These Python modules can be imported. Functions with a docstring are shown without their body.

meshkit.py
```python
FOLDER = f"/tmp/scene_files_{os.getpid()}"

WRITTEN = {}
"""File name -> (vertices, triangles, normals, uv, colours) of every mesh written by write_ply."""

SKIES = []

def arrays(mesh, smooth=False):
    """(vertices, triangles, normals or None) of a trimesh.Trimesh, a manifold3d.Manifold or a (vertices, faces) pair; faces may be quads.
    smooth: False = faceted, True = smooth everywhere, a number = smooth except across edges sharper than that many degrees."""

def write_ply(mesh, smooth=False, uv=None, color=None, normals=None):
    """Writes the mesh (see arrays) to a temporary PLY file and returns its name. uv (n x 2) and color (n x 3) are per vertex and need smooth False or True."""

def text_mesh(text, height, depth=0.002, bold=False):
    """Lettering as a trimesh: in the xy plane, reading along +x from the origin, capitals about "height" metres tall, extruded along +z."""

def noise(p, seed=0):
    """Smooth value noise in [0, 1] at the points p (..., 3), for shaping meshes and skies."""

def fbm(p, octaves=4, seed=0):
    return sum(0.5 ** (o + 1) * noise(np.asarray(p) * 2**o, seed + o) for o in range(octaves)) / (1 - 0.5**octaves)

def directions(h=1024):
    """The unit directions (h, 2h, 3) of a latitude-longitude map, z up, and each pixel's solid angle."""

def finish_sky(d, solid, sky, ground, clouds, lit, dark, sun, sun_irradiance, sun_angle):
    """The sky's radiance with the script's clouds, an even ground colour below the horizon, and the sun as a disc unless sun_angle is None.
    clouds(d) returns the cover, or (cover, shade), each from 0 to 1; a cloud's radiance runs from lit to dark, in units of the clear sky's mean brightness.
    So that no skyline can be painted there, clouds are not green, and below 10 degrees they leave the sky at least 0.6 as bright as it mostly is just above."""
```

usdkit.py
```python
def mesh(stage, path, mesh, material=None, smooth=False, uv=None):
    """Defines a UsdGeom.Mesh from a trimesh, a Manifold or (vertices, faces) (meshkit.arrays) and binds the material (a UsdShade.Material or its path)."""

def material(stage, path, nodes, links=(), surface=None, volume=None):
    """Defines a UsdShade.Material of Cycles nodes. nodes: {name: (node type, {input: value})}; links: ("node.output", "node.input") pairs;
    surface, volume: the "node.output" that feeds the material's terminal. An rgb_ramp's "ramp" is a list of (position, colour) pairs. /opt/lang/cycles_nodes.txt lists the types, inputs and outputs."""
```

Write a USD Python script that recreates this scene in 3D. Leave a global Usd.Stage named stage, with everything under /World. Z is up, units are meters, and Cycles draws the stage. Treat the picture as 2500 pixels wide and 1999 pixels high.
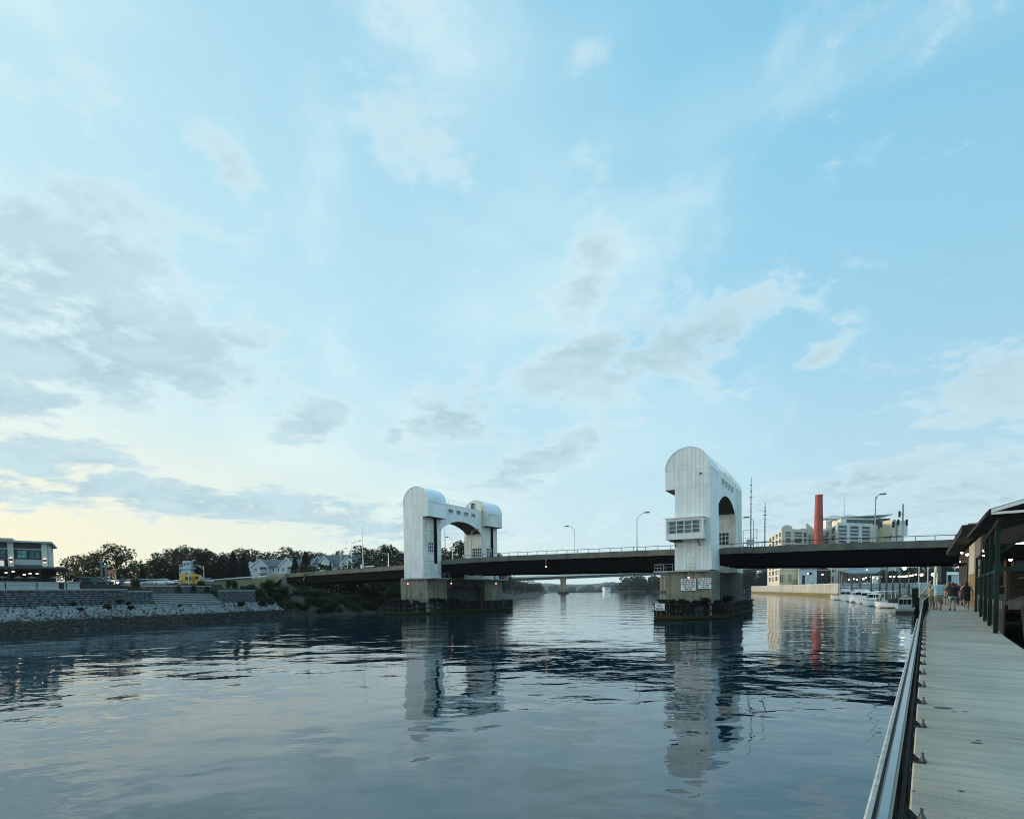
import math, random
import numpy as np
import trimesh
from shapely.geometry import Polygon, box as sbox
from shapely import affinity
import manifold3d as m3
import usdkit, meshkit
from pxr import Usd, UsdGeom, UsdLux, UsdShade, Gf, Sdf, Vt

stage = Usd.Stage.CreateInMemory()
UsdGeom.SetStageUpAxis(stage, 'Z')
stage.SetDefaultPrim(UsdGeom.Xform.Define(stage, '/World').GetPrim())
UsdGeom.Scope.Define(stage, '/World/Looks')
PI = math.pi

# ================================================================= camera, sky, sun, exposure
FPX, PITCH, ROLL, EYE, HOR = 1335.0, math.radians(2.48), math.radians(0.64), 4.6, 1442.0   # lens measured on a 2500 px wide picture
CXP, CYP = 1250.0, HOR + FPX * math.tan(PITCH)
FWD = np.array([0, math.cos(PITCH), -math.sin(PITCH)])
_R0, _U0 = np.array([1.0, 0, 0]), np.array([0, math.sin(PITCH), math.cos(PITCH)])
RGT = _R0 * math.cos(ROLL) - _U0 * math.sin(ROLL)
UPV = _U0 * math.cos(ROLL) + _R0 * math.sin(ROLL)
EYEP = np.array([0, 0, EYE])
cam = UsdGeom.Camera.Define(stage, '/World/camera')
_m = np.eye(4); _m[0, :3], _m[1, :3], _m[2, :3], _m[3, :3] = RGT, UPV, -FWD, EYEP
cam.AddTransformOp().Set(Gf.Matrix4d(*_m.ravel().tolist()))
cam.CreateHorizontalApertureAttr(36.0)
cam.CreateVerticalApertureAttr(36.0 * 818 / 1024)
cam.CreateFocalLengthAttr(36.0 * FPX / 2500)
cam.CreateVerticalApertureOffsetAttr(36.0 * (CYP - 999.5) / 2500)
cam.CreateClippingRangeAttr(Gf.Vec2f(0.05, 50000))
cam.CreateExposureAttr(0.22)

def ray(px, py): return FWD + (px - CXP) / FPX * RGT - (py - CYP) / FPX * UPV
def at(px, py, depth):
    """The point of the place that lies DEPTH metres down-river on this line of sight (how the survey of the photograph was turned into metres)."""
    d = ray(px, py); return EYEP + d * depth / d[1]
def on(px, py, z):
    d = ray(px, py); return EYEP + d * (z - EYE) / d[2]

SUN_AZ, SUN_EL = math.radians(-64.0), math.radians(5.0)
sun = UsdLux.DistantLight.Define(stage, '/World/sun')
sun.CreateIntensityAttr(0.9); sun.CreateAngleAttr(12.0); sun.CreateNormalizeAttr(True)
sun.CreateColorAttr(Gf.Vec3f(1.0, 0.87, 0.70))
sun.AddRotateXYZOp().Set(Gf.Vec3f(90 - math.degrees(SUN_EL), 0, 180 - math.degrees(SUN_AZ)))

class Graph:
    """Small builder for Cycles node graphs."""
    def __init__(s): s.n, s.l, s.k = {}, [], 0
    def add(s, kind, out, **inp):
        s.k += 1; nm = f'n{s.k}'; c = {}
        for k, v in inp.items():
            if isinstance(v, str) and '.' in v and v.split('.')[0] in s.n: s.l.append((v, f'{nm}.{k}'))
            else: c[k] = v
        s.n[nm] = (kind, c)
        return f'{nm}.{out}'
    def math(s, op, a, b=0.5, c=0.0, clamp=False): return s.add('math', 'value', math_type=op, value1=a, value2=b, value3=c, use_clamp=clamp)
    def mixc(s, fac, a, b, mode='mix'): return s.add('mix', 'color', mix_type=mode, fac=fac, color1=a, color2=b)
    def noise(s, vec, scale, detail=3.0, rough=.55, dist=0.0, out='fac', **k): return s.add('noise_texture', out, dimensions='3D', vector=vec, scale=scale, detail=detail, roughness=rough, distortion=dist, **k)
    def smooth(s, v, lo, hi, a=0.0, b=1.0): return s.add('map_range', 'result', range_type='smoothstep', value=v, from_min=lo, from_max=hi, to_min=a, to_max=b, clamp=True)
    def lin(s, v, lo, hi, a=0.0, b=1.0): return s.add('map_range', 'result', range_type='linear', value=v, from_min=lo, from_max=hi, to_min=a, to_max=b, clamp=True)
    def mapping(s, vec, scale=(1, 1, 1), loc=(0, 0, 0), rot=(0, 0, 0)): return s.add('mapping', 'vector', mapping_type='point', vector=vec, scale=scale, location=loc, rotation=rot)
    def done(s, name, surface=None, volume=None): return usdkit.material(stage, '/World/Looks/' + name, s.n, s.l, surface=surface, volume=volume)

def build_sky():
    g = Graph()
    d = g.add('texture_coordinate', 'generated')
    sep = g.add('separate_xyz', 'x', vector=d); nm = sep.split('.')[0]
    x, y, z = nm + '.x', nm + '.y', nm + '.z'
    el = g.math('arcsine', g.math('maximum', z, -0.2))
    az = g.math('arctan2', x, y)
    STR = 0.12
    tex = g.add('sky_texture', 'color', sky_type='single_scattering', sun_disc=False, sun_elevation=SUN_EL, sun_rotation=SUN_AZ)
    soft = g.add('gamma', 'color', color=tex, gamma=0.42)
    # thin high veil that evens out the clear sky: pale towards the horizon, blue overhead
    S = lambda c: tuple(q / STR for q in c)
    veil = g.add('rgb_ramp', 'color', fac=g.lin(el, 0.0, 1.2), ramp=SKY_RAMP)
    base = g.mixc(SKY_MIX, soft, g.mixc(1.0, veil, (1 / STR,) * 3, 'multiply'))
    sdv = (math.sin(SUN_AZ) * math.cos(SUN_EL), math.cos(SUN_AZ) * math.cos(SUN_EL), math.sin(SUN_EL))
    dot = g.math('maximum', g.add('vector_math', 'value', math_type='dot_product', vector1=d, vector2=sdv), 0.0)
    away = g.lin(g.add('vector_math', 'value', math_type='dot_product', vector1=d, vector2=sdv), -.9, .15, .74, 1.0)     # the evening sky is dimmer away from the sunset
    base = g.mixc(1.0, base, g.add('combine_color', 'color', color_type='rgb', r=away, g=g.math('power', away, .8), b=g.math('power', away, .65)), 'multiply')
    den = g.math('add', g.math('maximum', z, 0.0), 0.34)
    cp = g.add('combine_xyz', 'vector', x=g.math('divide', x, den), y=g.math('divide', y, den), z=0.0)
    big = g.noise(g.mapping(cp, (.9, 1.2, 1), loc=(4, 1, 0), rot=(0, 0, .4)), 1.3, 4.0, .55, .5)
    pale = g.math('multiply', g.math('power', dot, 1.4), .62)
    pale = g.math('add', pale, g.smooth(g.math('subtract', big, g.math('multiply', x, .10)), .42, .72, 0, .38), clamp=True)
    base = g.mixc(pale, base, S(PALE_COL))
    # fine feathery wisps
    n3 = g.noise(g.mapping(cp, (1.5, 1.0, 1), loc=(3.3, 9.1, 0), rot=(0, 0, -.5)), 2.8, 7.0, .62, .5)
    wis = g.smooth(g.math('add', n3, g.math('multiply', dot, .05)), .53, .76)
    base = g.mixc(g.math('multiply', wis, .34), base, S(WISP))
    warm = g.math('multiply', g.math('power', dot, 3.0), g.smooth(el, .36, .02))
    base = g.mixc(g.math('multiply', warm, GLOW), base, S(GLOW_COL))
    # grey patches: where the photograph has its banks the noise clears the threshold more easily
    def bump(px, py, sx, sy, tilt=0.0):
        r = ray(px, py); r = r / np.linalg.norm(r); a0, e0 = math.atan2(r[0], r[1]), math.asin(r[2])
        da, de = g.math('subtract', az, a0), g.math('subtract', el, e0)
        ct, st = math.cos(tilt), math.sin(tilt)
        p = g.math('add', g.math('multiply', da, ct / sx), g.math('multiply', de, st / sx))
        q = g.math('add', g.math('multiply', da, -st / sy), g.math('multiply', de, ct / sy))
        return g.math('exponent', g.math('multiply', g.math('add', g.math('multiply', p, p), g.math('multiply', q, q)), -1.0))
    total = None
    for (px, py, sx, sy, tl, wgt) in CLOUDS:
        t = g.math('multiply', bump(px, py, sx, sy, tl), wgt)
        total = t if total is None else g.math('maximum', total, t)
    cd = g.math('add', g.math('maximum', z, 0.0), 0.20)
    cq = g.add('combine_xyz', 'vector', x=g.math('divide', x, cd), y=g.math('divide', y, cd), z=0.0)
    n1 = g.noise(g.mapping(cq, (1.0, 1.1, 1), rot=(0, 0, .5)), 1.7, 8.0, .60, .3)
    n2 = g.noise(g.mapping(cq, (1.0, 1.1, 1), loc=(7.3, 2.1, 0)), 4.4, 8.0, .62, .25)
    n0 = g.noise(g.mapping(cq, (1.0, 1.2, 1), loc=(1.3, 5.1, 0)), 9.0, 7.0, .66, .3)
    f = g.math('add', g.math('add', g.math('multiply', n2, .55), g.math('multiply', n1, .25)), g.math('multiply', n0, .32))
    f = g.math('subtract', g.math('add', f, g.math('multiply', total, .25)), .668)
    rim = g.smooth(f, -.045, .06); core = g.smooth(f, -.005, .13)
    lit = g.mixc(g.math('multiply', warm, 1.0), S(CL_LIT), S(CL_WARM))
    base = g.mixc(g.math('multiply', rim, .50), base, lit)
    base = g.mixc(g.math('multiply', core, .92), base, g.mixc(g.smooth(n2, .35, .65), S(CL_DARK), S(CL_DARK2)))
    # below the horizon: a dim even ground tone
    base = g.mixc(g.smooth(z, -0.02, -0.12), base, tuple(c / STR for c in (.10, .13, .14)))
    bg = g.add('background_shader', 'background', color=base, strength=STR)
    return g.done('sky', surface=bg)

SKY_RAMP = [(0.0, (.60, .79, .82)), (.12, (.53, .76, .87)), (.3, (.37, .68, .86)), (.55, (.26, .60, .81)), (.75, (.20, .53, .77)), (1.0, (.16, .46, .72))]
SKY_MIX = 0.85
PALE_COL = (.66, .83, .83)
HAZE = .00007
GLOW, GLOW_COL = 1.0, (.92, .80, .50)
WISP = (.72, .82, .85)
CL_LIT, CL_WARM, CL_DARK, CL_DARK2 = (.64, .77, .81), (.88, .85, .70), (.34, .51, .59), (.47, .64, .70)
CLOUDS = [(1000, 300, .14, .12, .3, .55), (1440, 260, .09, .10, .4, .45), (2250, 330, .1, .08, 0, .35), (1420, 880, .16, .04, .35, 1.0), (1750, 830, .08, .035, .3, 1.0), (1370, 960, .05, .05, .3, .7), (960, 1060, .03, .02, 0, .9), (60, 600, .12, .08, 0, .75), (560, 380, .06, .05, 0, .5), (1250, 1180, .12, .03, .15, .7), (2000, 870, .06, .015, .3, .8), (1950, 1265, .3, .04, 0, .75),   # px, py of the bank in the photograph, its half-widths and tilt in radians, weight
    (110, 720, .20, .16, 0, 1.0), (330, 880, .20, .08, .15, 1.0), (40, 980, .12, .05, 0, .9), (60, 1100, .2, .06, 0, .8), (210, 1130, .08, .04, 0, .7),
    (420, 1215, .55, .04, -.02, .95), (900, 1275, .35, .035, -.10, .95), (1090, 1020, .12, .055, .1, .95), (1300, 1130, .17, .035, .3, .9),
    (1640, 850, .2, .045, .3, .95), (1440, 620, .08, .11, -.3, .75), (2080, 1190, .25, .035, .15, .9), (765, 1030, .08, .045, .2, .95), (2350, 1200, .2, .05, 0, .8), (1700, 960, .1, .04, 0, .4), (2470, 930, .12, .06, 0, .8)]
dome = UsdLux.DomeLight.Define(stage, '/World/sky')
UsdShade.MaterialBindingAPI.Apply(dome.GetPrim()).Bind(build_sky())
dome.GetPrim().SetCustomDataByKey('kind', 'structure')

# ================================================================= helpers
used = {}
def fresh(parent, name):
    k = (parent, name); used[k] = used.get(k, -1) + 1
    return f'{parent}/{name}' + (f'_{used[k]:03d}' if used[k] else '')
def tag(prim, label=None, cat=None, group=None, kind=None):
    for k, v in (('label', label), ('category', cat), ('group', group), ('kind', kind)):
        if v: prim.SetCustomDataByKey(k, v)
    return prim
class Thing:
    def __init__(s, name, label, cat, loc=(0, 0, 0), rz=0.0, group=None, kind=None):
        s.path = fresh('/World', name); s.x = UsdGeom.Xform.Define(stage, s.path)
        s.x.AddTranslateOp().Set(Gf.Vec3d(*map(float, loc))); s.x.AddRotateZOp().Set(math.degrees(rz))
        s.prim = s.x.GetPrim(); tag(s.prim, label, cat, group, kind)
    def part(s, name, mesh, mat, label=None, kind=None, smooth=False, under=None):
        return put(name, mesh, mat, under or s.path, label=label, kind=kind, smooth=smooth)
def put(name, mesh, mat, parent='/World', label=None, cat=None, group=None, kind=None, smooth=False):
    p = fresh(parent, name)
    if isinstance(mesh, MB): mesh = mesh.get()
    m = usdkit.mesh(stage, p, mesh, mat, smooth=smooth)
    tag(m.GetPrim(), label, cat, group, kind)
    return p
def copy(src, name, label, cat, loc, rz=0.0, sc=1.0, group=None):
    p = fresh('/World', name); x = UsdGeom.Xform.Define(stage, p)
    x.GetPrim().GetReferences().AddInternalReference(src)
    x.ClearXformOpOrder()
    x.AddTranslateOp(UsdGeom.XformOp.PrecisionDouble).Set(Gf.Vec3d(*map(float, loc))); x.AddRotateZOp().Set(math.degrees(rz)); 
    if not (np.ndim(sc) == 0 and sc == 1.0): x.AddScaleOp().Set(Gf.Vec3f(*map(float, np.broadcast_to(sc, 3))))
    x.GetPrim().SetInstanceable(True); tag(x.GetPrim(), label, cat, group)
    return x
def proto(name):
    """A class prim: parts of a kind that is then placed copy by copy."""
    p = '/World/Looks/' + name
    stage.CreateClassPrim(p).SetTypeName('Xform')
    class P: pass
    o = P(); o.path = p
    o.part = lambda nm, mesh, mat, label=None, kind=None, smooth=False, under=None: put(nm, mesh, mat, under or p, label=label, kind=kind, smooth=smooth)
    return o
class MB:
    """Collects shapes into one mesh."""
    def __init__(s): s.v, s.f, s.n = [], [], 0
    def raw(s, v, f):
        v = np.asarray(v, float); f = np.asarray(f, int)
        if f.shape[1] == 4: f = np.vstack([f[:, [0, 1, 2]], f[:, [0, 2, 3]]])
        s.v.append(v); s.f.append(f + s.n); s.n += len(v); return s
    def box(s, c, size, rz=0.0, ry=0.0, rx=0.0):
        h = np.array(size, float) / 2
        v = np.array([[a, b, d] for a in (-1, 1) for b in (-1, 1) for d in (-1, 1)]) * h
        if rx or ry or rz: v = v @ trimesh.transformations.euler_matrix(rx, ry, rz)[:3, :3].T
        f = [[0, 1, 3, 2], [4, 6, 7, 5], [0, 4, 5, 1], [2, 3, 7, 6], [0, 2, 6, 4], [1, 5, 7, 3]]
        return s.raw(v + np.array(c, float), f)
    def bb(s, x0, x1, y0, y1, z0, z1): return s.box(((x0 + x1) / 2, (y0 + y1) / 2, (z0 + z1) / 2), (x1 - x0, y1 - y0, z1 - z0))
    def beam(s, a, b, w, h, up=(0, 0, 1)):
        a, b = np.array(a, float), np.array(b, float); d = b - a; d /= np.linalg.norm(d) + 1e-12
        r = np.cross(d, up); 
        if np.linalg.norm(r) < 1e-6: r = np.cross(d, (1, 0, 0))
        r /= np.linalg.norm(r); q = np.cross(r, d)
        v = [p + i * r * w / 2 + j * q * h / 2 for p in (a, b) for i, j in ((-1, -1), (1, -1), (1, 1), (-1, 1))]
        return s.raw(v, [[0, 1, 2, 3], [7, 6, 5, 4], [0, 4, 5, 1], [1, 5, 6, 2], [2, 6, 7, 3], [3, 7, 4, 0]])
    def tube(s, pts, r, n=8, caps=True):
        p = np.asarray(pts, float); rr = np.broadcast_to(r, (len(p),))
        t = np.gradient(p, axis=0); t /= np.linalg.norm(t, axis=1, keepdims=True) + 1e-12
        ref = np.array([0, 0, 1.0]) if abs(t[0, 2]) < .9 else np.array([1.0, 0, 0])
        a = np.cross(t, ref); a /= np.linalg.norm(a, axis=1, keepdims=True) + 1e-12; b = np.cross(t, a)
        an = np.arange(n) * 2 * PI / n
        v = (p[:, None] + rr[:, None, None] * (np.cos(an)[None, :, None] * a[:, None] + np.sin(an)[None, :, None] * b[:, None])).reshape(-1, 3)
        f = [[i * n + j, (i + 1) * n + j, (i + 1) * n + (j + 1) % n, i * n + (j + 1) % n] for i in range(len(p) - 1) for j in range(n)]
        s.raw(v, f)
        if caps:
            for i, o in ((0, 1), (len(p) - 1, 0)):
                ring = v[i * n:(i + 1) * n]
                s.raw(np.vstack([ring, p[i]]), [[j, (j + 1) % n, n] if o else [(j + 1) % n, j, n] for j in range(n)])
        return s
    def poly(s, pg, h0, h1, axis='y'):
        """A shapely polygon in (x, z) pushed along y, or in (x, y) along z, or in (y, z) along x."""
        for q in getattr(pg, 'geoms', [pg]):
            if q.is_empty or q.area < 1e-6: continue
            e = trimesh.creation.extrude_polygon(q, h1 - h0, engine='earcut'); V, F = np.array(e.vertices), np.array(e.faces)
            a, b, c = V[:, 0], V[:, 1], V[:, 2] + h0
            if axis == 'y': s.raw(np.stack([a, c, b], 1), F[:, ::-1])
            elif axis == 'z': s.raw(np.stack([a, b, c], 1), F)
            else: s.raw(np.stack([c, a, b], 1), F)
        return s
    def add(s, mesh, T=None):
        v, f = (mesh.vertices, mesh.faces) if hasattr(mesh, 'vertices') else mesh
        v = np.array(v, float)
        if T is not None: v = v @ np.array(T)[:3, :3].T + np.array(T)[:3, 3]
        return s.raw(v, f)
    def loft(s, rings, close=True, caps=True):
        """Rings of equal length joined in order."""
        R = [np.asarray(r, float) for r in rings]; n = len(R[0]); v = np.vstack(R)
        f = [[i * n + j, i * n + (j + 1) % n, (i + 1) * n + (j + 1) % n, (i + 1) * n + j] for i in range(len(R) - 1) for j in range(n if close else n - 1)]
        s.raw(v, f)
        if caps:
            s.raw(np.vstack([R[0], R[0].mean(0)]), [[(j + 1) % n, j, n] for j in range(n)])
            s.raw(np.vstack([R[-1], R[-1].mean(0)]), [[j, (j + 1) % n, n] for j in range(n)])
        return s
    def get(s): return np.vstack(s.v), np.vstack(s.f)
def T_(x, y, z, rz=0.0, rx=0.0, ry=0.0, sc=1.0):
    T = trimesh.transformations.euler_matrix(rx, ry, rz); T[:3, :3] = T[:3, :3] * np.broadcast_to(sc, 3)[None, :]; T[:3, 3] = (x, y, z); return T

# ----------------------------------------------------------------- materials
def M(name, col, rough=.6, var=.18, scale=.6, streak=None, streak_amt=.5, streak_scale=.9, bump=0.0, bscale=8.0, objrand=0.0, metal=0.0, spec=.5, island=0.0, coat=0.0, wet=None):
    g = Graph(); pos = g.add('geometry', 'position'); c = np.array(col, float)
    n = g.noise(pos, scale, 6.0, .6)
    colr = g.mixc(g.smooth(n, .3, .7), tuple(c * (1 - var)), tuple(np.minimum(c * (1 + var), .95)))
    fine = g.noise(pos, scale * 14, 3.0, .6)
    colr = g.mixc(var * .8, colr, g.mixc(g.smooth(fine, .35, .65), tuple(c * .55), tuple(np.minimum(c * 1.35, .95))))
    if island:
        r = g.add('geometry', 'random_per_island')
        colr = g.mixc(1.0, colr, g.add('combine_color', 'color', color_type='rgb', **{k: g.lin(r, 0, 1, 1 - island, 1 + island * .6) for k in 'rgb'}), 'multiply')
    if objrand:
        r = g.add('object_info', 'random'); colr = g.mixc(1.0, colr, g.add('combine_color', 'color', color_type='rgb', **{k: g.lin(r, 0, 1, 1 - objrand, 1 + objrand * .6) for k in 'rgb'}), 'multiply')
    if streak is not None:
        sp = g.mapping(pos, (1.0, 1.0, .07))
        sn = g.noise(sp, streak_scale, 7.0, .68)
        big = g.noise(pos, .22, 3.0, .5)
        fac = g.math('multiply', g.smooth(sn, .47, .68), g.smooth(big, .32, .62))
        colr = g.mixc(g.math('multiply', fac, streak_amt), colr, streak)
    if wet is not None:                                             # weed and wet below the tide mark, at wet = (height, colour)
        sep = g.add('separate_xyz', 'z', vector=pos)
        h = g.math('add', sep, g.math('multiply', g.math('subtract', g.noise(pos, .8, 4.0), .5), .9))
        colr = g.mixc(g.smooth(h, wet[0] + .25, wet[0] - .25), colr, wet[1])
    kw = dict(base_color=colr, roughness=rough, metallic=metal, specular_ior_level=spec, coat_weight=coat)
    if bump: kw['normal'] = g.add('bump', 'normal', height=g.noise(pos, bscale, 5.0, .6), strength=.8, distance=bump)
    return g.done(name, surface=g.add('principled_bsdf', 'BSDF', **kw))
def leafmat(name, col, var=.35, trans=.25):
    g = Graph(); r = g.add('geometry', 'random_per_island'); c = np.array(col)
    pos = g.add('geometry', 'position'); big = g.noise(pos, .35, 2.0)
    a = g.mixc(r, tuple(c * (1 - var)), tuple(c * (1 + var)))
    a = g.mixc(g.smooth(big, .4, .65, 0, .55), a, tuple(c * np.array((1.35, 1.25, .8))))
    p = g.add('principled_bsdf', 'BSDF', base_color=a, roughness=.55, specular_ior_level=.3)
    t = g.add('translucent_bsdf', 'BSDF', color=g.mixc(1.0, a, (1.5, 1.7, .7), 'multiply'))
    return g.done(name, surface=g.add('mix_closure', 'closure', fac=trans, closure1=p, closure2=t))
def emit(name, col, strength):
    g = Graph(); return g.done(name, surface=g.add('emission', 'emission', color=col, strength=strength))
def glassmat(name, tint=(.03, .045, .05), rough=.06):
    g = Graph(); pos = g.add('geometry', 'position')
    c = g.mixc(g.smooth(g.noise(pos, .45, 3.0), .4, .6), tuple(np.array(tint) * .5), tuple(np.array(tint) * 1.6))
    return g.done(name, surface=g.add('principled_bsdf', 'BSDF', base_color=c, roughness=rough, specular_ior_level=.28))

WHITE = M('white_siding', (.80, .80, .77), .55, .05, .35, streak=(.40, .34, .27), streak_amt=.20, streak_scale=1.5, objrand=.08)
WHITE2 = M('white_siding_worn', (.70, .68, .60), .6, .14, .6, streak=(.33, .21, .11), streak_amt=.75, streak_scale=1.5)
WHITEP = M('white_paint', (.74, .75, .74), .45, .08, .8)
ROOFW = M('white_roof_sheet', (.70, .74, .76), .33, .08, .5, streak=(.4, .42, .42), streak_amt=.3)
CONC_SHADE = M('dirty_shaded_concrete', (.050, .050, .044), .9, .4, .5, streak=(.10, .105, .10), streak_amt=.6, streak_scale=1.6)  # dirty concrete, its colour darkened further to stand for shade under the deck
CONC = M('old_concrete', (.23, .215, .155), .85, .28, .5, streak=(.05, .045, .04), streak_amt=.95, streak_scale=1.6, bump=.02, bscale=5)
CONCP = M('parapet_concrete', (.155, .142, .115), .85, .3, .5, streak=(.06, .055, .05), streak_amt=.8, streak_scale=.9, bump=.02, bscale=5)
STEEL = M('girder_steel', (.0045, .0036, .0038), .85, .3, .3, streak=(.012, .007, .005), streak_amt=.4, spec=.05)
DARKM = M('dark_metal', (.014, .017, .019), .5, .2, 2, spec=.25)
GALV = M('galvanised_steel', (.36, .38, .39), .42, .15, 3, metal=.4)
TIMBER = M('fender_timber', (.040, .034, .026), .9, .45, 1.2, streak=(.22, .22, .20), streak_amt=.75, streak_scale=2.6, island=.8, spec=.15, wet=(.62, (.040, .040, .014)))
LEAF_A = leafmat('leaf_mid_green', (.030, .043, .016)); LEAF_B = leafmat('leaf_dark_green', (.013, .023, .012), .35, .15); LEAF_C = leafmat('needle_green', (.010, .020, .018), .3, .05)
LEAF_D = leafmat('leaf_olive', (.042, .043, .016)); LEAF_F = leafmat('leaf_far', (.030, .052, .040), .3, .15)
BARK = M('bark', (.05, .04, .032), .9, .3, 3)
GLASS = glassmat('window_glass'); GLASSB = glassmat('pale_window_glass', (.07, .11, .12), .08)

# ================================================================= water and ground
def build_water():
    g = Graph(); pos = g.add('geometry', 'position')
    def w(sc, rot, det, scale=(1, 1, 1), loc=(0, 0, 0)): return g.noise(g.mapping(pos, scale, loc=loc, rot=(0, 0, rot)), sc, det, .5, .25)
    patch = g.smooth(g.noise(pos, .035, 3.0), .36, .64, .45, 1.15)
    h = g.math('multiply', w(.16, .25, 1.0, (.8, 1.2, 1)), WV[0])
    h = g.math('add', h, g.math('multiply', w(.50, -.2, 1.0, (.85, 1.15, 1), (5, 2, 0)), WV[1]))
    h = g.math('add', h, g.math('multiply', g.math('multiply', w(1.7, .3, 1.5, (.8, 1.2, 1)), WV[2]), patch))
    h = g.math('add', h, g.math('multiply', g.math('multiply', w(4.5, -.1, 1.0, (.7, 1.2, 1)), WV[3]), patch))
    nrm = g.add('bump', 'normal', height=h, strength=1.0, distance=1.0)
    p = g.add('principled_bsdf', 'BSDF', base_color=(.0008, .010, .015), roughness=.01, ior=2.05, specular_tint=(.88, .97, 1.0), normal=nrm)
    return g.done('river_water', surface=p)
WV = (.13, .040, .0105, .0004)
wm = MB(); wm.raw([[-4000, -60, 0], [4000, -60, 0], [4000, 4800, 0], [-4000, 4800, 0]], [[0, 1, 2, 3]])
put('water', wm, build_water(), kind='structure')
bed = MB(); bed.raw([[-4000, -60, -6], [4000, -60, -6], [4000, 4800, -6], [-4000, 4800, -6]], [[0, 1, 2, 3]])
put('river_bed', bed, M('river_mud', (.05, .045, .035), .9), kind='structure')

A0, AV, BV = np.array([-59.3, 88, 0.]), np.array([.5, .866, 0]), np.array([-.866, .5, 0])     # left bank: along the wall, inland
def lb(a, b, z=0.0): return A0 + a * AV + b * BV + np.array([0, 0, z])
RZL = math.atan2(AV[1], AV[0])                                                                # local x along the wall, y inland
GRASS = M('rough_grass', (.060, .075, .028), .9, .4, .5, bump=.05, bscale=3)
SOIL = M('bank_soil', (.020, .018, .013), .95, .35, .4, bump=.06, bscale=2)
PAVE = M('promenade_paving', (.22, .215, .20), .85, .2, .5)
ASPH = M('asphalt', (.05, .05, .052), .85, .25, .8)
def terrain(name, stations, mat, kind='structure'):
    n = len(stations[0]); v = np.vstack(stations)
    f = [[i * n + j, (i + 1) * n + j, (i + 1) * n + j + 1, i * n + j + 1] for i in range(len(stations) - 1) for j in range(n - 1)]
    return put(name, MB().raw(v, f), mat, kind=kind)
prof_w = [(-16, -2), (-10, -.25), (-3, 2.2), (-.05, 3.05), (.35, 3.1), (.36, 5.38), (9.9, 5.5), (10.6, 6.55), (30, 6.75), (70, 7.0), (160, 8.0), (420, 11), (3000, 18)]
prof_s = [(-16, -2), (-10, -.25), (-3, 2.2), (-.05, 2.95), (.35, 3.0), (2.35, 3.05), (2.6, 5.7), (10.6, 6.3), (30, 6.75), (70, 7.0), (160, 8.0), (420, 11), (3000, 18)]
prof_v = [(-12, -2), (-6.2, -.3), (-2, 1.3), (2, 2.9), (6, 4.3), (9, 5.2), (12, 5.8), (16, 6.3), (30, 6.75), (70, 7.6), (160, 9.0), (420, 12), (3000, 18)]
prof_b = [(-14, -2), (-8, -.3), (-3, 1.2), (2, 2.2), (8, 3.2), (12, 4.0), (20, 4.8), (30, 5.4), (40, 6.0), (80, 7.6), (160, 9.0), (420, 12), (3000, 18)]
def st(a, prof, sh=0.0): return [lb(a, b + (sh if b < 0 else 0), z) for b, z in prof]
rng = np.random.default_rng(5)
sts = [st(-220, prof_w)] + [st(a, prof_w) for a in (-120, -60, -30, -12, -2, 1.5)] + [st(1.6, prof_s, 1.5), st(7, prof_s, 2.5), st(12.7, prof_s, 4)] + [st(12.8, prof_w, 4.2), st(19.9, prof_w, 4.6)] + [st(20.2, prof_v, .2), st(27, prof_v, .6), st(34, prof_v, -.4), st(42, prof_b), st(60, prof_b), st(78, prof_b, -3)]
terrain('left_bank_ground', sts, SOIL)
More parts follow.
